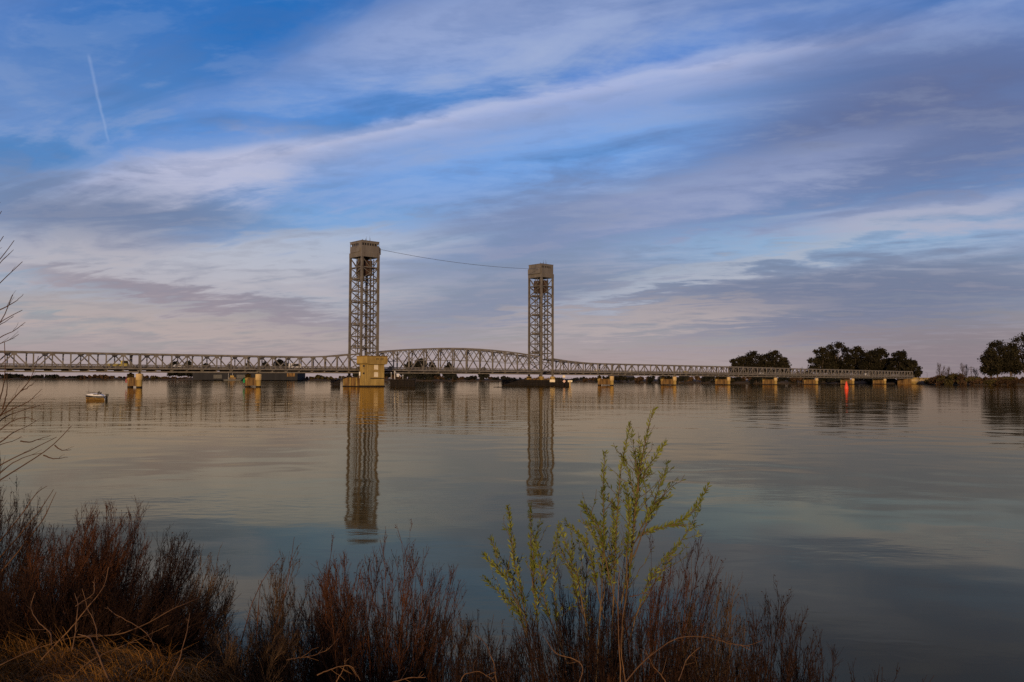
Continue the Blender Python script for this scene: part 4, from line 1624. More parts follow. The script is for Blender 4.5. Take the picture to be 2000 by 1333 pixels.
def bush(name, px, top_py, Y, width, label, seed, mat, n=1300, size=0.42, group=None, cat='bush', base=1.2, bare=False):
    r_ = random.Random(seed)
    b = ground_pt(px, Y, base)
    H = CAMZ + (740 + 0.0033 * (px - 1000) - top_py) * Y / F - base
    root = empty(name, b, 0, label, cat, group)
    lobes = []
    for k in range(13):
        x = r_.uniform(-0.5, 0.5) * width
        lr = H * r_.uniform(0.22, 0.36)
        z = max(lr * 0.5, H * (0.85 - (abs(x) / (0.55 * width)) ** 2 * 0.5) - lr + r_.uniform(-0.1, 0.1) * H)
        lobes.append((x, r_.uniform(-1, 1) * min(6, width * 0.2), z, lr))
    V, Fc = leaf_cloud(lobes, n, size, seed, 0.2, 1.0)
    link('foliage', np_mesh('foliage', V, Fc), M[mat], root)
    ch = []
    for (x, y, z, lr) in lobes:
        ch.append(([(x * 0.7, y * 0.7, -0.5), (x * 0.85, y * 0.8, z * 0.5), (x, y, z + lr * 0.4)], [0.12, 0.09, 0.03]))
    V, Fc = limb_tubes(ch, 4)
    link('stems', np_mesh('stems', V, Fc, True), M['bark'], root)
    return root


def bare_tree(px, top_py, Y, width, label, seed, base=2.0, name='bare_tree', group='leafless trees on the right bank'):
    r_ = random.Random(seed)
    b = ground_pt(px, Y, base)
    H = CAMZ + (740 + 0.0033 * (px - 1000) - top_py) * Y / F - base
    root = empty(name, b, 0, label, 'tree', group)
    ch = [([(0, 0, -0.6), (0.1, 0, H * 0.4), (-0.1, 0.1, H * 0.75), (0, 0, H)], [0.28, 0.2, 0.12, 0.04])]
    tw = []
    for k in range(34):
        z0 = H * r_.uniform(0.12, 0.85)
        a = r_.uniform(0, 6.28)
        ln = (1.05 - z0 / H) * width * 0.55 + 0.6
        ca, sa = math.cos(a), math.sin(a)
        e = (ca * ln, sa * ln, z0 + ln * r_.uniform(0.9, 1.8))
        tw.append(([(0, 0, z0), (ca * ln * 0.55, sa * ln * 0.55, z0 + (e[2] - z0) * 0.4), e], [0.10, 0.06, 0.02]))
        for q in range(4):
            f = r_.uniform(0.4, 1)
            p0 = (e[0] * f, e[1] * f, z0 + (e[2] - z0) * f)
            tw.append(([p0, (p0[0] + r_.uniform(-.5, .5), p0[1] + r_.uniform(-.5, .5), p0[2] + 0.8), (p0[0] + r_.uniform(-.9, .9), p0[1] + r_.uniform(-.9, .9), p0[2] + 1.7)], [0.05, 0.035, 0.015]))
    V, Fc = limb_tubes(ch, 5)
    link('trunk', np_mesh('trunk', V, Fc, True), M['bark'], root)
    V, Fc = limb_tubes(tw, 3)
    link('branches', np_mesh('branches', V, Fc, True), M['leaf_tan'], root)
    return root


# brush along the right bank
RB = [(1820, 738, 668, 9, 'leaf_olive', 'dark low bush beside the bridge abutment'), (1833, 731, 632, 11, 'leaf_tan', 'brown bush under the leafless poplars'), (1851, 728, 622, 12, 'leaf_olive', 'olive bush right of the poplars'),
      (1868, 727, 612, 12, 'leaf_olive', 'olive bush in the middle of the right bank'), (1884, 729, 604, 11, 'leaf_tan', 'brown bush left of the utility pole'), (1901, 733, 598, 12, 'leaf_olive', 'low olive bush right of the utility pole'),
      (1921, 736, 594, 12, 'leaf_tan', 'low brown bush before the right-edge grove'), (1946, 735, 588, 14, 'leaf_tan', 'brown thicket below the twin-clump tree'), (1972, 733, 584, 13, 'leaf_olive', 'olive thicket near the right edge'), (1997, 736, 580, 13, 'leaf_tan', 'brown thicket cut by the right edge')]
for i, (px, py, Y, w, mt, lab) in enumerate(RB):
    bush('bank_bush', px, py, Y, w, lab, 300 + i, mt, 3200, 0.42, 'bushes on the right bank')
RB2 = [(1826, 741, 650, 10, 'leaf_tan', 'low brown reeds at the water beside the abutment'), (1846, 739, 618, 11, 'leaf_tan', 'brown reeds at the water below the poplars'), (1866, 740, 603, 11, 'leaf_olive', 'olive reeds at the water left of the pole'), (1888, 741, 592, 12, 'leaf_tan', 'brown reeds at the water below the pole'),
       (1912, 741, 584, 12, 'leaf_tan', 'brown reeds at the water right of the pole'), (1936, 740, 578, 12, 'leaf_olive', 'olive reeds at the water before the right-edge grove'), (1962, 740, 573, 13, 'leaf_tan', 'brown reeds at the water second from the right edge'), (1990, 741, 569, 14, 'leaf_tan', 'brown reeds at the water by the right edge')]
for i, (px, py, Y, w, mt, lab) in enumerate(RB2):
    bush('bank_reeds', px, py, Y, w, lab, 340 + i, mt, 2200, 0.36, 'reeds along the right bank', base=0.0)
bare_tree(1835, 709, 660, 5, 'tall leafless poplar standing right of the abutment', 1)
bare_tree(1843, 716, 665, 4, 'shorter leafless tree just right of the tall poplar', 2)
bare_tree(1852, 716, 664, 4.5, 'leafless tree over the olive bush', 3)
bare_tree(1880, 711, 650, 6, 'leafless tree left of the utility pole', 4)
bare_tree(1888, 714, 655, 5, 'leafless tree beside the utility pole', 5)
bare_tree(1905, 722, 640, 5, 'small leafless tree right of the utility pole', 6)
bare_tree(1592, 704, 800, 8, 'leafless tree at the left edge of the large grove', 7)
bare_tree(1565, 718, 820, 5, 'thin leafless tree between the two groves', 8)
bush('bank_bush', 1578, 716, 830, 8, 'small dark evergreen between the two groves', 390, 'leaf_far', 900, 0.5, 'bushes on the right bank', base=2)
bush('bank_bush', 1560, 721, 830, 10, 'low brown bush between the two groves', 391, 'leaf_tan', 900, 0.5, 'bushes on the right bank', base=2)

# utility pole
p = ground_pt(1897, 640, 2.0)
up = empty('utility_pole', p, 0.3, 'wooden utility pole with three crossarms on the right bank', 'utility pole')
MB().cyl((0, 0, -1), (0, 0, 11.8), 0.26, 0.18, 8).build('mast', M['wood_pole'], up)
for z, w in ((11.0, 4.2), (9.6, 3.6), (8.2, 2.4)):
    a = MB()
    a.box(-w / 2, w / 2, -0.32, -0.14, z - 0.12, z + 0.12)
    ao = a.build('crossarm', M['wood_pole'], up)
    s = MB()
    for f in (-0.46, -0.2, 0.2, 0.46):
        s.cyl((w * f, -0.2, z + 0.12), (w * f, -0.2, z + 0.4), 0.06, n=6)
    s.build('insulators', M['dark_steel'], ao)
p = ground_pt(1811, 760, 2.2)
lp = MB()
lp.cyl((0, 0, -1), (0, 0, 8.0), 0.12, 0.08, 6)
lp.cyl((0, 0, 8.0), (-1.2, 0, 8.3), 0.06, n=5)
lp.box(-1.7, -1.1, -0.15, 0.15, 8.22, 8.38)
tag(lp.build('road_lamp', M['dark_steel'], None, p), 'slim lamp post on the road behind the abutment', 'lamp post')

# brush under the right spans, named by the pier it grows beside
PIER_PX = [1195, 1318, 1424, 1515, 1595, 1666, 1728, 1790]
i = 0
for k in range(8):
    lo_ = 1122 if k == 0 else PIER_PX[k - 1] + 4
    hi_ = PIER_PX[k]
    cnt = max(2, round((hi_ - lo_) / 24))
    where = 'between the right tower fender and the first pier' if k == 0 else f'between the {ords[k - 1]} and {ords[k] if k < 7 else "abutment"} {"piers" if k < 7 else "after the seventh pier"}'
    where = ['between the right lift tower and the first right pier', 'between the first and second right piers', 'between the second and third right piers', 'between the third and fourth right piers', 'between the fourth and fifth right piers',
             'between the fifth and sixth right piers', 'between the sixth and seventh right piers', 'between the seventh right pier and the abutment'][k]
    pos = {2: ['left', 'right'], 3: ['left', 'middle', 'right'], 4: ['leftmost', 'second', 'third', 'rightmost'], 5: ['leftmost', 'second', 'middle', 'fourth', 'rightmost']}[min(cnt, 5)]
    cnt = len(pos)
    for q in range(cnt):
        px = lo_ + (hi_ - lo_) * (q + 0.5) / cnt
        Y = shore_Y(px) + 8 + 5 * math.sin(i * 2.1)
        tp = (731.5 if px > 1250 else 734.5) + 1.8 * math.sin(i * 1.7)
        bush('shore_bush', px, tp, Y, (hi_ - lo_) / cnt * Y / F * 1.5, f'dark shoreline bush {where}, {pos[q]} of {cnt}', 420 + i, ['leaf_far', 'leaf_tan', 'leaf_far', 'leaf_dark'][i % 4], 1500, 0.6, 'bushes beneath the right spans', base=0.6)
        i += 1

# far left shoreline: tree line and scrub
FL = [(5, 728, 30, 'leaf_far', 'dark far-shore trees at the left edge'), (22, 728.5, 24, 'leaf_far', 'dark far-shore tree clump second from the left edge'), (35, 730, 20, 'leaf_far', 'dark far-shore clump third from the left edge'), (52, 734, 22, 'leaf_tan', 'low brown scrub left of the distant mound'), (70, 733, 16, 'leaf_far', 'small dark far-shore tree left of the mound'),
      (88, 731, 26, 'leaf_far', 'left half of the rounded dark mound of trees'), (104, 731, 26, 'leaf_far', 'right half of the rounded dark mound of trees'), (126, 735, 22, 'leaf_tan', 'low brown scrub right of the mound'), (143, 734, 18, 'leaf_far', 'small dark clump left of the motor boat'), (158, 733, 18, 'leaf_far', 'dark clump above the antenna of the motor boat'),
      (180, 731, 26, 'leaf_tan', 'brown thicket directly above the motor boat'), (200, 731, 28, 'leaf_tan', 'wide brown thicket right of the motor boat'), (222, 734, 22, 'leaf_tan', 'low brown thicket left of the red-marker pier'), (242, 736, 20, 'leaf_far', 'low dark scrub touching the red-marker pier'),
      (292, 733, 24, 'leaf_tan', 'brown thicket right of the red-marker pier'), (312, 735, 24, 'leaf_olive', 'olive scrub between the red-marker pier and the shed'), (338, 736, 26, 'leaf_tan', 'reddish brown scrub left of the dark shed'), (362, 737, 22, 'leaf_tan', 'low scrub at the left corner of the dark shed'),
      (598, 735.5, 26, 'leaf_tan', 'low brown scrub right of the dark shed'), (622, 732, 16, 'leaf_olive', 'small tree-like bush left of the left tower pier'), (640, 735, 22, 'leaf_olive', 'olive scrub left of the short fender'), (662, 734, 24, 'leaf_olive', 'olive scrub behind the short fender'),
      (770, 732, 24, 'leaf_tan', 'brown scrub behind the left fender'), (800, 730.5, 26, 'leaf_far', 'dark scrub right of the left fender'), (826, 730.5, 28, 'leaf_far', 'dark scrub below the tree clump of the lift span'), (852, 733, 22, 'leaf_tan', 'low brown scrub under the lift span'),
      (880, 731, 24, 'leaf_far', 'dark bushy clump under the middle of the lift span'), (905, 735.5, 26, 'leaf_tan', 'brown scrub right of the middle clump'), (930, 732.5, 26, 'leaf_far', 'dark clump under the right half of the lift span'), (955, 735.5, 24, 'leaf_tan', 'brown scrub left of the long fender'), (980, 734, 24, 'leaf_far', 'dark scrub at the left end of the long fender'),
      (1010, 737, 26, 'leaf_far', 'dark scrub behind the long fender'), (1045, 737, 26, 'leaf_tan', 'brown scrub behind the right tower pier'), (1085, 737, 26, 'leaf_far', 'dark scrub behind the fender signs')]
for i, (px, py, w, mt, lab) in enumerate(FL):
    bush('far_shore_scrub', px, py, shore_Y(px) + 14, w, lab, 500 + i, mt, 2200, 0.8, 'scrub along the far shore', base=1.0)


# ================================================================== FOREGROUND BANK
def gz(x, y):
    return float(bank_z(np.array(x, float), np.array(y, float)))


def stems_from(base, tip, bow, K, wob, r_):
    """base, tip (N,3), bow (N,3) control offset -> (N,K,3) curved stems"""
    t = np.linspace(0, 1, K)[None, :, None]
    mid = base + (tip - base) * 0.5 + bow
    P = (1 - t) ** 2 * base[:, None] + 2 * t * (1 - t) * mid[:, None] + t ** 2 * tip[:, None]
    jit = np.cumsum(r_.normal(size=P.shape) * wob, axis=1)
    jit -= jit[:, :1]
    return P + jit * np.linspace(0, 1, K)[None, :, None] ** 0.7


def side_twigs(P, per, t0, t1, l0, l1, K, spread, up, r_, taper=True):
    """twigs leaving the tubes P (N,K0,3)"""
    N_, K0, _ = P.shape
    n = N_ * per
    k = np.repeat(np.arange(N_), per)
    t = t0 + (t1 - t0) * r_.random(n)
    f = t * (K0 - 1)
    i = np.minimum(f.astype(int), K0 - 2)
    fr = (f - i)[:, None]
    b = P[k, i] * (1 - fr) + P[k, i + 1] * fr
    tan = unit(P[k, i + 1] - P[k, i])
    side = unit(np.cross(tan, r_.normal(size=(n, 3))))
    d = unit(tan + side * spread * (0.6 + 0.8 * r_.random(n))[:, None] + np.array([0, 0, up]))
    ln = (l0 + (l1 - l0) * r_.random(n)) * ((1.15 - t * 0.75) if taper else 1.0)
    tip = b + d * ln[:, None]
    bow = (tan * 0.12 + np.array([0, 0, 0.05])) * -ln[:, None] * 0.5 + r_.normal(size=(n, 3)) * ln[:, None] * 0.06
    return stems_from(b, tip, bow, K, 0.0, r_) + r_.normal(size=(n, K, 3)) * (ln[:, None, None] * 0.03) * np.linspace(0, 1, K)[None, :, None]


def bits(P, per, size, r_, t0=0.3):
    """small dry buds and curled leaves sitting on twigs"""
    N_, K0, _ = P.shape
    n = N_ * per
    k = np.repeat(np.arange(N_), per)
    f = (t0 + (1 - t0) * r_.random(n)) * (K0 - 1)
    i = np.minimum(f.astype(int), K0 - 2)
    fr = (f - i)[:, None]
    c = P[k, i] * (1 - fr) + P[k, i + 1] * fr
    a = unit(r_.normal(size=(n, 3)) + np.array([0, 0, 0.6]))
    b = unit(np.cross(a, r_.normal(size=(n, 3))))
    s = size * (0.5 + r_.random(n))[:, None]
    V = np.stack([c, c + a * s * 0.6 + b * s * 0.32, c + a * s * 1.3, c + a * s * 0.6 - b * s * 0.32], 1).reshape(-1, 3)
    return V, np.arange(4 * n).reshape(-1, 4)


def shrub(label, px, Y, w_px, tops, nstem, seed, lean=0.1, mat='twig', twigs=13, subs=4, deep=0.35, fan=0.75, group='leafless shrubs on the near bank', base_drop=0.0, wild=0.0075):
    """twiggy shrub; tops = list of (px, py) outline points of the crown as it grows"""
    r_ = np.random.default_rng(seed)
    nstem = int(nstem * 1.25)
    c = ground_pt(px, Y, 0)
    zc = gz(c.x, c.y) - base_drop
    root = empty('leafless_shrub', (c.x, c.y, zc), 0, label, 'shrub', group)
    tops = sorted(tops)
    tp = tops[0][0] + (tops[-1][0] - tops[0][0]) * r_.random(nstem)
    ty = np.interp(tp, [a for a, b in tops], [b for a, b in tops])
    dep = r_.normal(size=nstem) * deep
    nstem = len(dep)
    hf = 0.95 - np.abs(r_.normal(size=nstem)) * 0.33 + (r_.random(nstem) < 0.08) * 0.10
    tip = np.zeros((nstem, 3))
    bas = np.zeros((nstem, 3))
    for i in range(nstem):
        q = at(tp[i], ty[i], Y + dep[i])
        bx = c.x + (q.x - c.x) * (1 - fan) - lean * 0.6 + r_.normal() * 0.06
        by = Y + dep[i] * 0.6
        bz = gz(bx, by) - 0.08
        bas[i] = (bx, by, bz)
        h = (q.z - bz) * max(0.30, hf[i])
        tip[i] = (q.x + (hf[i] - 1) * 0.2, q.y, bz + h)
    o = np.array([c.x, c.y, zc])
    out = tip - bas
    bow = np.stack([-out[:, 0] * 0.22, -out[:, 1] * 0.2, np.abs(out[:, 2]) * 0.06], 1) + r_.normal(size=(nstem, 3)) * 0.03
    S = stems_from(bas, tip, bow, 10, wild, r_) - o
    R0 = (0.0026 + 0.0024 * r_.random(nstem))[:, None] * np.linspace(1.0, 0.28, 10)[None, :]
    T = side_twigs(S, twigs, 0.30, 0.99, 0.08, 0.36, 5, 0.38, 0.30, r_)
    RT = np.full((len(T), 1), 0.0017) * np.linspace(1.0, 0.5, 5)[None, :]
    U = side_twigs(T, subs + 1, 0.15, 1.0, 0.025, 0.11, 3, 0.5, 0.28, r_)
    RU = np.full((len(U), 1), 0.0009) * np.linspace(1.0, 0.7, 3)[None, :]
    V, Fc = tubes(S, R0, 4)
    link('stems', np_mesh('stems', V, Fc, True), M[mat], root)
    V, Fc = merge([tubes(T, RT, 3), tubes(U, RU, 3)])
    link('twigs', np_mesh('twigs', V, Fc, True), M[mat], root)
    V, Fc = bits(U[::2], 1, 0.009, r_)
    link('buds', np_mesh('buds', V, Fc), M['twig_dark'], root)
    return root


shrub('dense dark leafless shrub rising at the left edge', 20, 6.4, 200, [(-130, 900), (-60, 880), (0, 905), (50, 935), (95, 990), (130, 1060)], 130, 1, 0.12, 'twig_dark', 14, 4)
shrub('broad reddish-brown leafless shrub right of the left-edge one', 150, 6.2, 220, [(60, 1030), (110, 1010), (160, 1000), (195, 990), (225, 1000), (260, 1020)], 120, 2, 0.16, 'twig', 14, 4)
shrub('tall brown leafless shrub with wispy tips, third from the left', 250, 6.3, 200, [(160, 1010), (200, 1000), (235, 985), (268, 975), (285, 1010), (300, 1060)], 110, 3, 0.18, 'twig', 14, 4)
shrub('rightward-leaning leafless shrub, fourth from the left', 330, 6.2, 180, [(290, 1080), (320, 1060), (345, 1040), (378, 1035), (395, 1075)], 80, 4, 0.22, 'twig_dark', 13, 4)
shrub('low thin leafless shrub at the right end of the left thicket', 400, 6.0, 160, [(380, 1120), (405, 1100), (430, 1080), (450, 1130), (470, 1170)], 60, 5, 0.2, 'twig_tan', 11, 4)
shrub('dark leafless undergrowth beneath the left thicket', 160, 5.7, 400, [(-40, 1120), (60, 1110), (160, 1120), (260, 1130), (360, 1150), (440, 1190)], 190, 6, 0.08, 'twig_dark', 12, 3, 0.3, 0.35)
shrub('sparse leafless shrub with tall single stems left of the central shrub', 560, 6.0, 130, [(505, 1160), (530, 1110), (560, 1060), (575, 1070), (600, 1120)], 34, 7, 0.05, 'twig_tan', 12, 4)
shrub('fan-shaped leafless shrub left half of the central thicket', 680, 6.0, 200, [(600, 1110), (640, 1075), (665, 1050), (690, 1062), (720, 1075), (750, 1085)], 100, 8, 0.03, 'twig', 13, 4)
shrub('fan-shaped leafless shrub right half of the central thicket', 800, 5.9, 220, [(710, 1080), (750, 1070), (790, 1045), (810, 1055), (850, 1075), (880, 1050), (905, 1110)], 110, 9, 0.08, 'twig', 13, 4)
shrub('low dark leafless undergrowth below the central thicket', 740, 5.4, 380, [(540, 1200), (640, 1180), (740, 1160), (840, 1170), (930, 1210)], 150, 10, 0.03, 'twig_dark', 11, 3, 0.3, 0.35)
shrub('low brown leafless undergrowth between the left and central thickets', 500, 5.2, 200, [(420, 1265), (460, 1255), (500, 1245), (540, 1235), (600, 1240)], 90, 21, 0.05, 'twig_tan', 11, 3, 0.3, 0.4)
shrub('low dark leafless undergrowth left of the willow foot', 960, 5.0, 200, [(880, 1250), (930, 1240), (980, 1235), (1030, 1225)], 80, 22, 0.03, 'twig_dark', 11, 3, 0.25, 0.4)
shrub('thin leafless shrub between the central thicket and the green willow', 940, 5.8, 90, [(890, 1180), (920, 1160), (950, 1170), (985, 1200)], 34, 11, 0.03, 'twig_tan', 11, 4)
shrub('dark leafless shrub behind the green willow', 1160, 5.9, 180, [(1090, 1110), (1130, 1085), (1160, 1075), (1200, 1060), (1240, 1080)], 110, 12, 0.02, 'twig_dark', 14, 4)
shrub('reddish leafless shrub leaning right beside the willow', 1290, 5.7, 240, [(1200, 1080), (1260, 1090), (1310, 1080), (1350, 1060), (1385, 1050), (1408, 1030)], 110, 13, 0.2, 'twig', 13, 4)
shrub('brown leafless shrub with single tall tip right of the willow', 1400, 5.5, 160, [(1330, 1130), (1370, 1110), (1410, 1080), (1440, 1105), (1465, 1140)], 80, 14, 0.14, 'twig_tan', 13, 4)
shrub('dark leafless shrub with pointed top at the right', 1500, 5.2, 160, [(1440, 1210), (1490, 1160), (1530, 1130), (1548, 1115), (1570, 1160), (1592, 1200)], 80, 15, 0.1, 'twig_dark', 13, 4)
shrub('dark leafless undergrowth beneath the willow', 1270, 5.0, 500, [(1000, 1200), (1100, 1180), (1200, 1170), (1300, 1180), (1400, 1200), (1500, 1240)], 200, 16, 0.03, 'twig_dark', 11, 3, 0.25, 0.3)
shrub('low black leafless shrub at the lower right', 1600, 4.7, 140, [(1540, 1260), (1580, 1240), (1610, 1250), (1650, 1290)], 46, 17, 0.1, 'twig_dark', 11, 4)
shrub('last dark shrub tips poking into the bottom right', 1740, 4.5, 160, [(1650, 1330), (1690, 1318), (1720, 1308), (1770, 1322), (1828, 1292)], 40, 18, 0.12, 'twig_dark', 11, 4)


# ------------------------------------------------------------------ willow with young green leaves
def smooth_path(pts, n):
    pts = np.array(pts, float)
    d = np.concatenate([[0], np.cumsum(np.linalg.norm(np.diff(pts, axis=0), axis=1))])
    t = np.linspace(0, d[-1], n)
    P = np.stack([np.interp(t, d, pts[:, k]) for k in range(3)], 1)
    for _ in range(3):
        P[1:-1] = (P[:-2] + 2 * P[1:-1] + P[2:]) / 4
    return P


def willow():
    r_ = np.random.default_rng(77)
    Yc = 5.5
    c = ground_pt(1195, Yc, 0)
    zc = gz(c.x, c.y)
    root = empty('willow_sapling', (c.x, c.y, zc), 0, 'young willow with fresh green leaves, tallest plant in the foreground', 'willow')
    o = Vector((c.x, c.y, zc))
    paths = [  # (photo outline of each shoot from its foot to its tip, depth, leafy from this share on, leaf density, stem radius)
        ([(1205, 1420), (1222, 1200), (1239, 1069), (1248, 964), (1259, 885), (1272, 832), (1281, 796)], 0.0, 0.42, 120, 0.010),
        ([(1185, 1420), (1196, 1150), (1204, 1003), (1209, 916), (1217, 880), (1227, 826)], 0.12, 0.48, 120, 0.008),
        ([(1160, 1420), (1172, 1150), (1172, 1014), (1169, 948), (1176, 882)], -0.1, 0.55, 120, 0.007),
        ([(1240, 1030), (1248, 943), (1274, 896), (1300, 857)], 0.05, 0.1, 95, 0.005),
        ([(1236, 1040), (1232, 970), (1222, 930), (1212, 895)], 0.08, 0.15, 60, 0.004),
        ([(1246, 960), (1243, 927), (1236, 880), (1231, 845)], -0.06, 0.2, 30, 0.0035),
        ([(1250, 960), (1251, 905), (1252, 860)], 0.1, 0.2, 45, 0.0035),
        ([(1238, 1090), (1261, 1022), (1288, 951), (1298, 900)], -0.15, 0.35, 70, 0.005),
        ([(1240, 1060), (1262, 1016), (1284, 991), (1310, 968)], 0.14, 0.25, 50, 0.004),
        ([(1215, 1180), (1243, 1047), (1288, 1035), (1338, 1022), (1356, 1005), (1374, 980), (1389, 948)], 0.0, 0.42, 120, 0.006),
        ([(1220, 1240), (1290, 1120), (1340, 1045), (1372, 990)], 0.2, 0.4, 40, 0.005),
        ([(1190, 1130), (1172, 1030), (1156, 1008), (1136, 980)], -0.12, 0.35, 80, 0.005),
        ([(1180, 1210), (1150, 1070), (1114, 1024), (1103, 1020)], 0.05, 0.3, 90, 0.005),
        ([(1100, 1420), (1085, 1200), (1078, 1110), (1090, 1020)], 0.1, 0.5, 60, 0.006),
        ([(1062, 1420), (1048, 1220), (1036, 1080), (1033, 985)], 0.1, 0.45, 90, 0.007),
        ([(1055, 1420), (1024, 1170), (1003, 1075), (996, 992)], -0.05, 0.45, 90, 0.007),
        ([(1042, 1160), (1046, 1085), (1062, 1020)], 0.05, 0.2, 60, 0.004),
        ([(1040, 1300), (1000, 1130), (978, 1095), (957, 1055)], 0.15, 0.35, 70, 0.005),
        ([(1022, 1200), (985, 1125), (962, 1110), (943, 1088)], -0.1, 0.3, 60, 0.004),
        ([(1050, 1300), (1010, 1190), (972, 1156), (942, 1128)], 0.1, 0.35, 70, 0.005),
        ([(1150, 1250), (1120, 1120), (1098, 1060), (1087, 1025)], -0.1, 0.45, 60, 0.005),
        ([(1175, 1200), (1190, 1090), (1199, 1030), (1195, 985)], 0.16, 0.3, 110, 0.005),
        ([(1225, 1150), (1222, 1060), (1225, 1000), (1216, 950)], -0.14, 0.3, 110, 0.005),
        ([(1212, 1200), (1178, 1090), (1160, 1040), (1148, 1015)], 0.1, 0.3, 80, 0.004),
        ([(1160, 1250), (1130, 1180), (1115, 1100), (1120, 1060)], 0.2, 0.4, 50, 0.004),
        ([(1108, 1300), (1065, 1180), (1052, 1110), (1044, 1060)], -0.12, 0.4, 60, 0.005),
        ([(1140, 1420), (1150, 1250), (1142, 1130), (1130, 1050)], 0.25, 0.45, 50, 0.006),
        ([(1230, 1260), (1262, 1150), (1300, 1090), (1330, 1060)], -0.2, 0.35, 40, 0.005),
        ([(1040, 1240), (1066, 1130), (1082, 1060), (1101, 1040)], 0.2, 0.3, 40, 0.004),
    ]
    leaf_pos = []
    for pts, dz, t0, cnt, rad in paths:
        P3 = [at(x, y, Yc + dz) - o for x, y in pts]
        P = smooth_path([p[:] for p in P3], 22)
        P[:, 2] = np.maximum(P[:, 2], -0.3)
        P += np.cumsum(r_.normal(size=P.shape) * 0.0022, axis=0)
        V, Fc = tubes(P[None], (rad * np.linspace(1.0, 0.22, 22))[None], 5)
        so = link('stem', np_mesh('stem', V, Fc, True), M['willow_stem'], root)
        # leaves in little tufts along the shoot
        n = int(cnt * 2.3)
        tt = t0 + (1 - t0) * r_.random(n) ** 0.85
        for t in tt:
            f = t * 21
            i = min(int(f), 20)
            p = P[i] + (P[i + 1] - P[i]) * (f - i)
            tan = unit(P[i + 1] - P[i])
            side = unit(np.cross(tan, r_.normal(size=3)))
            d = unit(tan * r_.uniform(0.5, 1.1) + side * r_.uniform(0.5, 1.0) + np.array([0, 0, 0.15]))
            leaf_pos.append((p + side * 0.004, d, unit(np.cross(d, r_.normal(size=3))), r_.uniform(0.3, 1.0) ** 0.8 * 0.046 * (1.1 - 0.3 * t)))
        # short leafy side shoots
        Q = side_twigs(P[None, int(21 * t0):], 4 if len(pts) > 3 else 2, 0.0, 0.75, 0.10, 0.36, 7, 0.85, 0.25, r_)
        V, Fc = tubes(Q, np.full((len(Q), 1), 0.0022) * np.linspace(1, 0.5, 7)[None], 4)
        link('side_shoots', np_mesh('side_shoots', V, Fc, True), M['willow_stem'], so)
        for q in Q:
            for t in r_.random(15) ** 0.8:
                f = t * 6
                i = min(int(f), 5)
                p = q[i] + (q[i + 1] - q[i]) * (f - i)
                tan = unit(q[i + 1] - q[i])
                side = unit(np.cross(tan, r_.normal(size=3)))
                d = unit(tan * r_.uniform(0.3, 1.1) + side * r_.uniform(0.4, 1.1))
                leaf_pos.append((p, d, unit(np.cross(d, r_.normal(size=3))), r_.uniform(0.014, 0.040)))
        # bare side twigs low on the shoot
        T = side_twigs(P[None, :14], 7, 0.2, 1.0, 0.05, 0.22, 4, 0.5, 0.2, r_)
        V, Fc = tubes(T, np.full((len(T), 1), 0.0015) * np.linspace(1, 0.6, 4)[None], 3)
        link('side_twigs', np_mesh('side_twigs', V, Fc, True), M['willow_stem'], so)
    # one leaf blade: folded lance shape, unit length along x
    L_ = [(0, 0, 0), (0.3, 0.13, 0.05), (0.65, 0.11, 0.04), (1, 0, -0.05), (0.65, -0.11, 0.04), (0.3, -0.13, 0.05), (0.35, 0, 0), (0.68, 0, -0.015)]
    FL_ = [(0, 6, 1), (1, 6, 7, 2), (2, 7, 3), (0, 5, 6), (5, 4, 7, 6), (4, 3, 7)]
    lm = bpy.data.meshes.new('leaf')
    lm.from_pydata(L_, [], FL_)
    lm.materials.append(M['willow_leaf'])
    lm.update()
    leaf_pos.sort(key=lambda q: -q[3])
    base = np.array(L_)
    for p, d, w, s in leaf_pos[:300]:
        m = np.eye(4)
        m[:3, 0] = d * s
        m[:3, 1] = w * s
        m[:3, 2] = np.cross(d, w) * s
        m[:3, 3] = p
        lo = link('leaf', lm, None, root)
        lo.matrix_local = Matrix(m.tolist())
    Vs, Fs, b = [], [], 0
    tri = [(0, 6, 1), (1, 6, 7), (1, 7, 2), (2, 7, 3), (0, 5, 6), (5, 4, 7), (5, 7, 6), (4, 3, 7)]
    for p, d, w, s in leaf_pos[300:]:
        Vs.append(p + s * (base[:, :1] * d + base[:, 1:2] * w + base[:, 2:] * np.cross(d, w)))
        Fs.append(np.array(tri) + b)
        b += 8
    fo = link('small_leaves', np_mesh('small_leaves', np.concatenate(Vs), np.concatenate(Fs)), M['willow_leaf'], root)
    fo['kind'] = 'stuff'


willow()


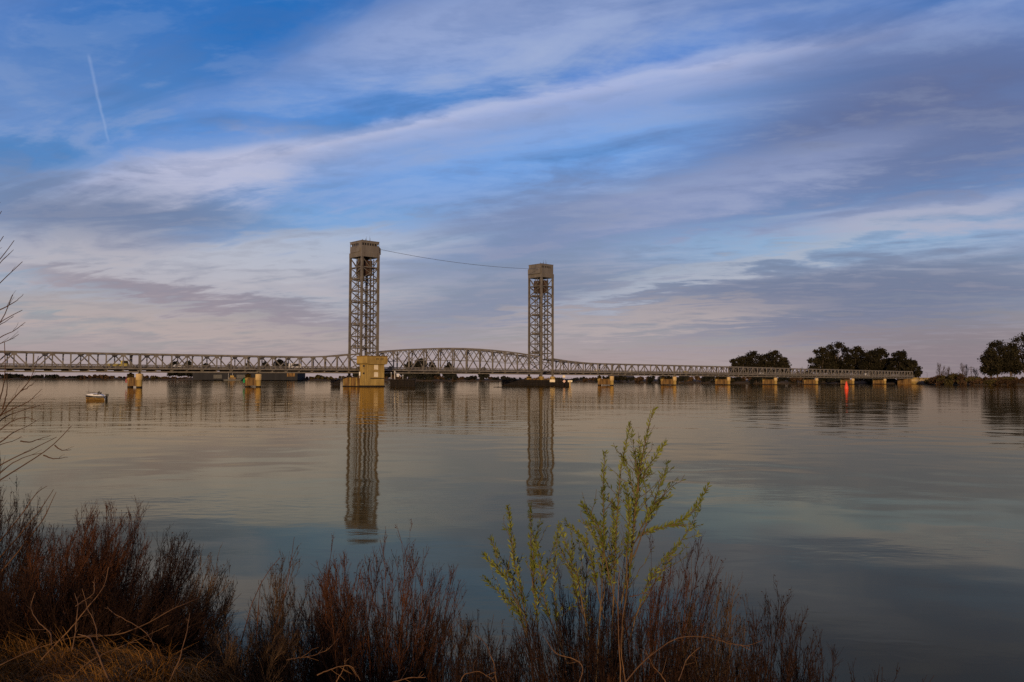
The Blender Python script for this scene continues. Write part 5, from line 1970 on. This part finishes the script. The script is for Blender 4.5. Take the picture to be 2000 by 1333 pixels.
# ------------------------------------------------------------------ bare young tree at the left edge
def left_tree():
    r_ = np.random.default_rng(5)
    Yc = 6.0
    c = ground_pt(-190, Yc, 0)
    zc = gz(c.x, c.y)
    root = empty('bare_young_tree', (c.x, c.y, zc), 0, 'bare young tree reaching into the frame from the left edge', 'tree')
    o = Vector((c.x, c.y, zc))
    tr = smooth_path([(0, 0, -0.3), (0.03, 0, 0.8), (-0.05, 0.03, 1.6), (0.02, 0, 2.4), (0.0, 0, 3.6)], 16)
    V, Fc = tubes(tr[None], (0.045 * np.linspace(1, 0.25, 16))[None], 8)
    link('trunk', np_mesh('trunk', V, Fc, True), M['twig_tree'], root)
    br = [([(-190, 700), (-90, 560), (-30, 450), (4, 392)], 0.0), ([(-190, 720), (-80, 570), (-25, 465), (5, 414)], 0.15),
          ([(-190, 740), (-70, 560), (-12, 495), (9, 462)], -0.1), ([(-190, 760), (-60, 590), (-5, 512), (19, 488), (27, 471)], 0.1), ([(-60, 590), (-10, 522), (10, 503), (22, 490)], 0.1),
          ([(-190, 790), (-60, 620), (-4, 551), (26, 528), (42, 511)], 0.0), ([(-190, 850), (-40, 690), (-5, 640), (14, 610), (26, 572)], -0.2), ([(-20, 615), (6, 602), (28, 590), (43, 574)], 0.1),
          ([(-190, 860), (-60, 690), (0, 630), (20, 620), (44, 609)], 0.2), ([(-60, 700), (-5, 636), (12, 628), (27, 617)], 0.22), ([(-100, 720), (0, 655), (26, 646), (46, 629)], 0.0), ([(-100, 730), (-10, 675), (18, 664), (37, 654)], 0.1),
          ([(-190, 1000), (-40, 870), (6, 775), (9, 720), (6, 672)], -0.1), ([(-60, 890), (0, 812), (26, 779), (60, 745), (71, 722), (75, 697)], 0.0), ([(40, 765), (52, 760), (66, 752)], 0.0),
          ([(5, 800), (14, 770), (14, 735)], 0.05), ([(-190, 1080), (-30, 960), (40, 915), (80, 891), (112, 868), (128, 850), (140, 834)], 0.0), ([(84, 890), (105, 899), (134, 896)], 0.0), ([(108, 870), (124, 877), (141, 877)], 0.0),
          ([(-160, 1040), (-30, 925), (40, 888), (80, 872), (112, 855)], 0.12), ([(40, 862), (62, 864), (99, 854)], 0.1), ([(-100, 960), (0, 865), (25, 866), (44, 853)], 0.1), ([(-60, 900), (10, 830), (45, 812), (72, 823)], -0.1),
          ([(-40, 840), (20, 800), (56, 785), (78, 760)], 0.2), ([(-40, 860), (10, 815), (50, 800), (85, 790)], 0.25), ([(-20, 880), (30, 845), (60, 832), (70, 824)], 0.15), ([(-60, 980), (20, 905), (60, 890), (82, 888)], 0.1),
          ([(-20, 1080), (40, 1010), (75, 960), (92, 952)], 0.1), ([(-10, 1100), (50, 1030), (85, 985), (104, 955)], 0.05), ([(0, 1120), (60, 1050), (90, 1010), (111, 961)], 0.0)]
    for k, (pts, dy) in enumerate(br):
        P = smooth_path([(at(x, y, Yc + dy) - o)[:] for x, y in pts], 18)
        P += np.cumsum(r_.normal(size=P.shape) * 0.0015, axis=0)
        ln = np.linalg.norm(P[-1] - P[0])
        r0 = 0.0045 + 0.004 * min(1.0, ln / 1.2)
        V, Fc = tubes(P[None], (r0 * np.linspace(1, 0.26, 18))[None], 5)
        bo = link('branch', np_mesh('branch', V, Fc, True), M['twig_tree'], root)
        T = side_twigs(P[None, 6:], 3 if ln > 0.5 else 1, 0.1, 0.9, 0.04, 0.16, 4, 0.5, 0.15, r_)
        V, Fc = tubes(T, np.full((len(T), 1), 0.0017) * np.linspace(1, 0.5, 4)[None], 3)
        link('twig', np_mesh('twig', V, Fc, True), M['twig_tree'], bo)
    # fine twiggy growth low on the tree
    S = side_twigs(tr[None, 3:], 60, 0.0, 0.9, 0.4, 1.15, 8, 0.9, 0.5, r_)
    V1 = tubes(S, np.full((len(S), 1), 0.003) * np.linspace(1, 0.4, 8)[None], 3)
    T = side_twigs(S, 7, 0.2, 1.0, 0.05, 0.25, 4, 0.6, 0.2, r_)
    V2 = tubes(T, np.full((len(T), 1), 0.0015) * np.linspace(1, 0.6, 4)[None], 3)
    V, Fc = merge([V1, V2])
    link('fine_twigs', np_mesh('fine_twigs', V, Fc, True), M['twig_tree'], root)


left_tree()


# ------------------------------------------------------------------ dry canes arching over the bank
def cane(pts, Y0, Y1, rad, label, mat='cane', name='dry_cane'):
    n = len(pts)
    P3 = [at(x, y, Y0 + (Y1 - Y0) * i / (n - 1)) for i, (x, y) in enumerate(pts)]
    o = P3[0]
    P = smooth_path([(p - o)[:] for p in P3], 24)
    r_ = np.random.default_rng(int(pts[0][0] * 7 + pts[-1][1]))
    P += np.cumsum(r_.normal(size=P.shape) * 0.0012, axis=0)
    root = empty(name, o, 0, label, 'dry cane', 'dry canes on the near bank')
    V, Fc = tubes(P[None], (rad * 0.85 * np.linspace(1, 0.4, 24) * (1 + 0.12 * np.sin(np.arange(24) * 1.9)))[None], 6)
    link('stalk', np_mesh('stalk', V, Fc, True), M[mat], root)
    T = side_twigs(P[None, 4:], 5, 0.0, 1.0, 0.015, 0.10, 4, 0.9, 0.1, r_)
    for q in T:
        V, Fc = tubes(q[None], np.full((1, 1), max(0.0014, rad * 0.25)) * np.linspace(1, 0.6, 4)[None], 3)
        link('side_shoot', np_mesh('side_shoot', V, Fc, True), M[mat], root)


CN = [([(218, 1345), (195, 1290), (180, 1258), (172, 1245), (150, 1240)], 4.2, 4.4, 0.0062, 'thick pale cane curving down at the bottom left'),
      ([(80, 1290), (115, 1255), (150, 1215), (180, 1180), (205, 1150), (214, 1110)], 4.5, 4.9, 0.0048, 'long pale cane rising to the right across the left thicket'),
      ([(100, 1262), (97, 1240), (70, 1215), (54, 1190), (65, 1160)], 4.5, 4.7, 0.0042, 'hooked pale cane at the far left'),
      ([(140, 1270), (146, 1210), (147, 1180), (142, 1160)], 4.5, 4.7, 0.0046, 'upright forked cane left of the long pale cane'),
      ([(190, 1250), (185, 1215), (170, 1185), (161, 1150)], 4.5, 4.7, 0.0034, 'thin pale cane crossing the long one'),
      ([(146, 1185), (165, 1172), (183, 1160), (185, 1145), (178, 1135)], 4.6, 4.8, 0.0030, 'small curled pale cane above the fork'),
      ([(150, 1245), (230, 1240), (290, 1215), (340, 1185), (385, 1168), (400, 1164)], 4.5, 5.0, 0.0042, 'long orange cane sweeping right over the dry grass'),
      ([(325, 1345), (350, 1290), (362, 1240), (368, 1200)], 4.3, 4.6, 0.0046, 'curved cane standing out of the dry grass'),
      ([(310, 1280), (290, 1240), (250, 1215), (220, 1200), (212, 1188)], 4.6, 4.8, 0.0032, 'thin tan cane bending left in the middle of the grass'),
      ([(0, 1300), (60, 1270), (130, 1248), (200, 1240)], 4.3, 4.5, 0.0030, 'thin tan cane lying low at the left edge'),
      ([(120, 1345), (170, 1290), (230, 1262), (330, 1218)], 4.2, 4.6, 0.0032, 'thin cane lying across the grass to the right'),
      ([(620, 1320), (660, 1302), (690, 1302), (703, 1333)], 4.3, 4.3, 0.0040, 'bent cane at the bottom below the central thicket'),
      ([(655, 1340), (668, 1312), (674, 1290)], 4.3, 4.35, 0.0040, 'short upright cane below the central thicket'),
      ([(760, 1336), (785, 1326), (830, 1321)], 4.2, 4.3, 0.0044, 'short orange cane at the bottom centre'),
      ([(560, 1290), (610, 1284), (645, 1270), (662, 1252)], 4.5, 4.7, 0.0030, 'thin cane reaching right beside the central thicket'),
      ([(974, 1345), (965, 1290), (950, 1255), (931, 1238)], 4.4, 4.6, 0.0042, 'arched tan cane left of the willow foot'),
      ([(895, 1340), (905, 1318), (930, 1314), (958, 1330)], 4.2, 4.3, 0.0036, 'low looped cane left of the willow'),
      ([(1130, 1345), (1140, 1300), (1120, 1285), (1085, 1276), (1060, 1240)], 4.3, 4.6, 0.0040, 'orange cane bending left under the willow'),
      ([(1212, 1345), (1207, 1250), (1204, 1180), (1210, 1110)], 4.6, 4.8, 0.0042, 'upright orange stem beside the willow foot'),
      ([(1222, 1345), (1210, 1270), (1216, 1190), (1226, 1120)], 4.6, 4.8, 0.0036, 'second upright orange stem beside the willow foot'),
      ([(1215, 1340), (1262, 1285), (1310, 1248), (1335, 1240), (1380, 1244), (1425, 1258)], 4.3, 4.6, 0.0044, 'long orange cane arching right of the willow'),
      ([(1300, 1335), (1270, 1300), (1256, 1270)], 4.3, 4.4, 0.0034, 'short cane crossing the long arched one'),
      ([(1230, 1165), (1250, 1160), (1272, 1159)], 4.7, 4.8, 0.0034, 'short bright twig right of the willow stem'),
      ([(1325, 1330), (1340, 1290), (1368, 1262)], 4.3, 4.5, 0.0032, 'thin cane right of the long arched one'),
      ([(1390, 1240), (1430, 1258), (1460, 1260), (1490, 1250)], 4.6, 4.7, 0.0030, 'drooping orange cane at the right end of the thicket')]
for a in CN:
    cane(*a)
for k, (pts, Y) in enumerate((([(500, 1345), (502, 1230), (508, 1150), (512, 1135)], 5.2), ([(470, 1260), (490, 1180), (520, 1120), (543, 1095)], 5.3), ([(530, 1250), (560, 1150), (570, 1090), (575, 1052)], 5.6))):
    cane(pts, Y, Y, 0.0042, ['dark upright stalk at the right end of the grass', 'leaning brown stalk beside the dark upright one', 'tall thin stalk left of the central thicket'][k], 'twig', 'dry_stalk')


# ------------------------------------------------------------------ dry grass
def grass():
    r_ = np.random.default_rng(3)
    n = 75000
    x = r_.uniform(-4.6, 0.2, n)
    y = r_.uniform(3.2, 6.4, n)
    keep = r_.random(n) < np.interp(x, [-4.6, -1.6, -1.0, 0.2], [1, 1, 0.45, 0.12])
    x, y = x[keep], y[keep]
    n = len(x)
    z = bank_z(x, y)
    tuft = np.sin(x * 5.1 + 1.3 * np.sin(y * 3.7)) * np.sin(y * 6.3 + x) * 0.5 + 0.5
    ln = (0.07 + 0.17 * r_.random(n)) * (0.5 + 0.9 * tuft)
    az = r_.uniform(0, 2 * np.pi, n) * 0.6 + 0.6 * np.sin(x * 2.3) + 2.2
    lean = r_.uniform(0.5, 1.75, n)
    dx, dy = np.cos(az) * np.sin(lean), np.sin(az) * np.sin(lean)
    b = np.stack([x, y, z - 0.01], 1)
    m = b + np.stack([dx * ln * 0.4, dy * ln * 0.4, ln * 0.62 * np.maximum(0.25, np.cos(lean * 0.5))], 1)
    t = b + np.stack([dx * ln * 1.1, dy * ln * 1.1, ln * np.maximum(0.05, np.cos(lean))], 1)
    s = np.stack([-np.sin(az + r_.normal(size=n)), np.cos(az + r_.normal(size=n)), np.zeros(n)], 1) * (0.0013 + 0.0013 * r_.random(n))[:, None]
    V = np.stack([b - s, b + s, m - s * 0.8, m + s * 0.8, t - s * 0.3, t + s * 0.3], 1).reshape(-1, 3)
    i = np.arange(n)[:, None] * 6
    Fc = np.concatenate([i + np.array([[0, 1, 3, 2]]), i + np.array([[2, 3, 5, 4]])], 0)
    tag(link('dry_grass', np_mesh('dry_grass', V, Fc), M['grass']), 'golden dry grass covering the bank at the bottom left', 'grass', kind='stuff')


grass()


# fine growth too small to tell apart stays joined
for o in bpy.data.objects:
    if o.name.split('.')[0] in ('twigs', 'buds', 'side_twigs', 'side_shoots', 'fine_twigs', 'twig', 'branches'):
        o['kind'] = 'stuff'
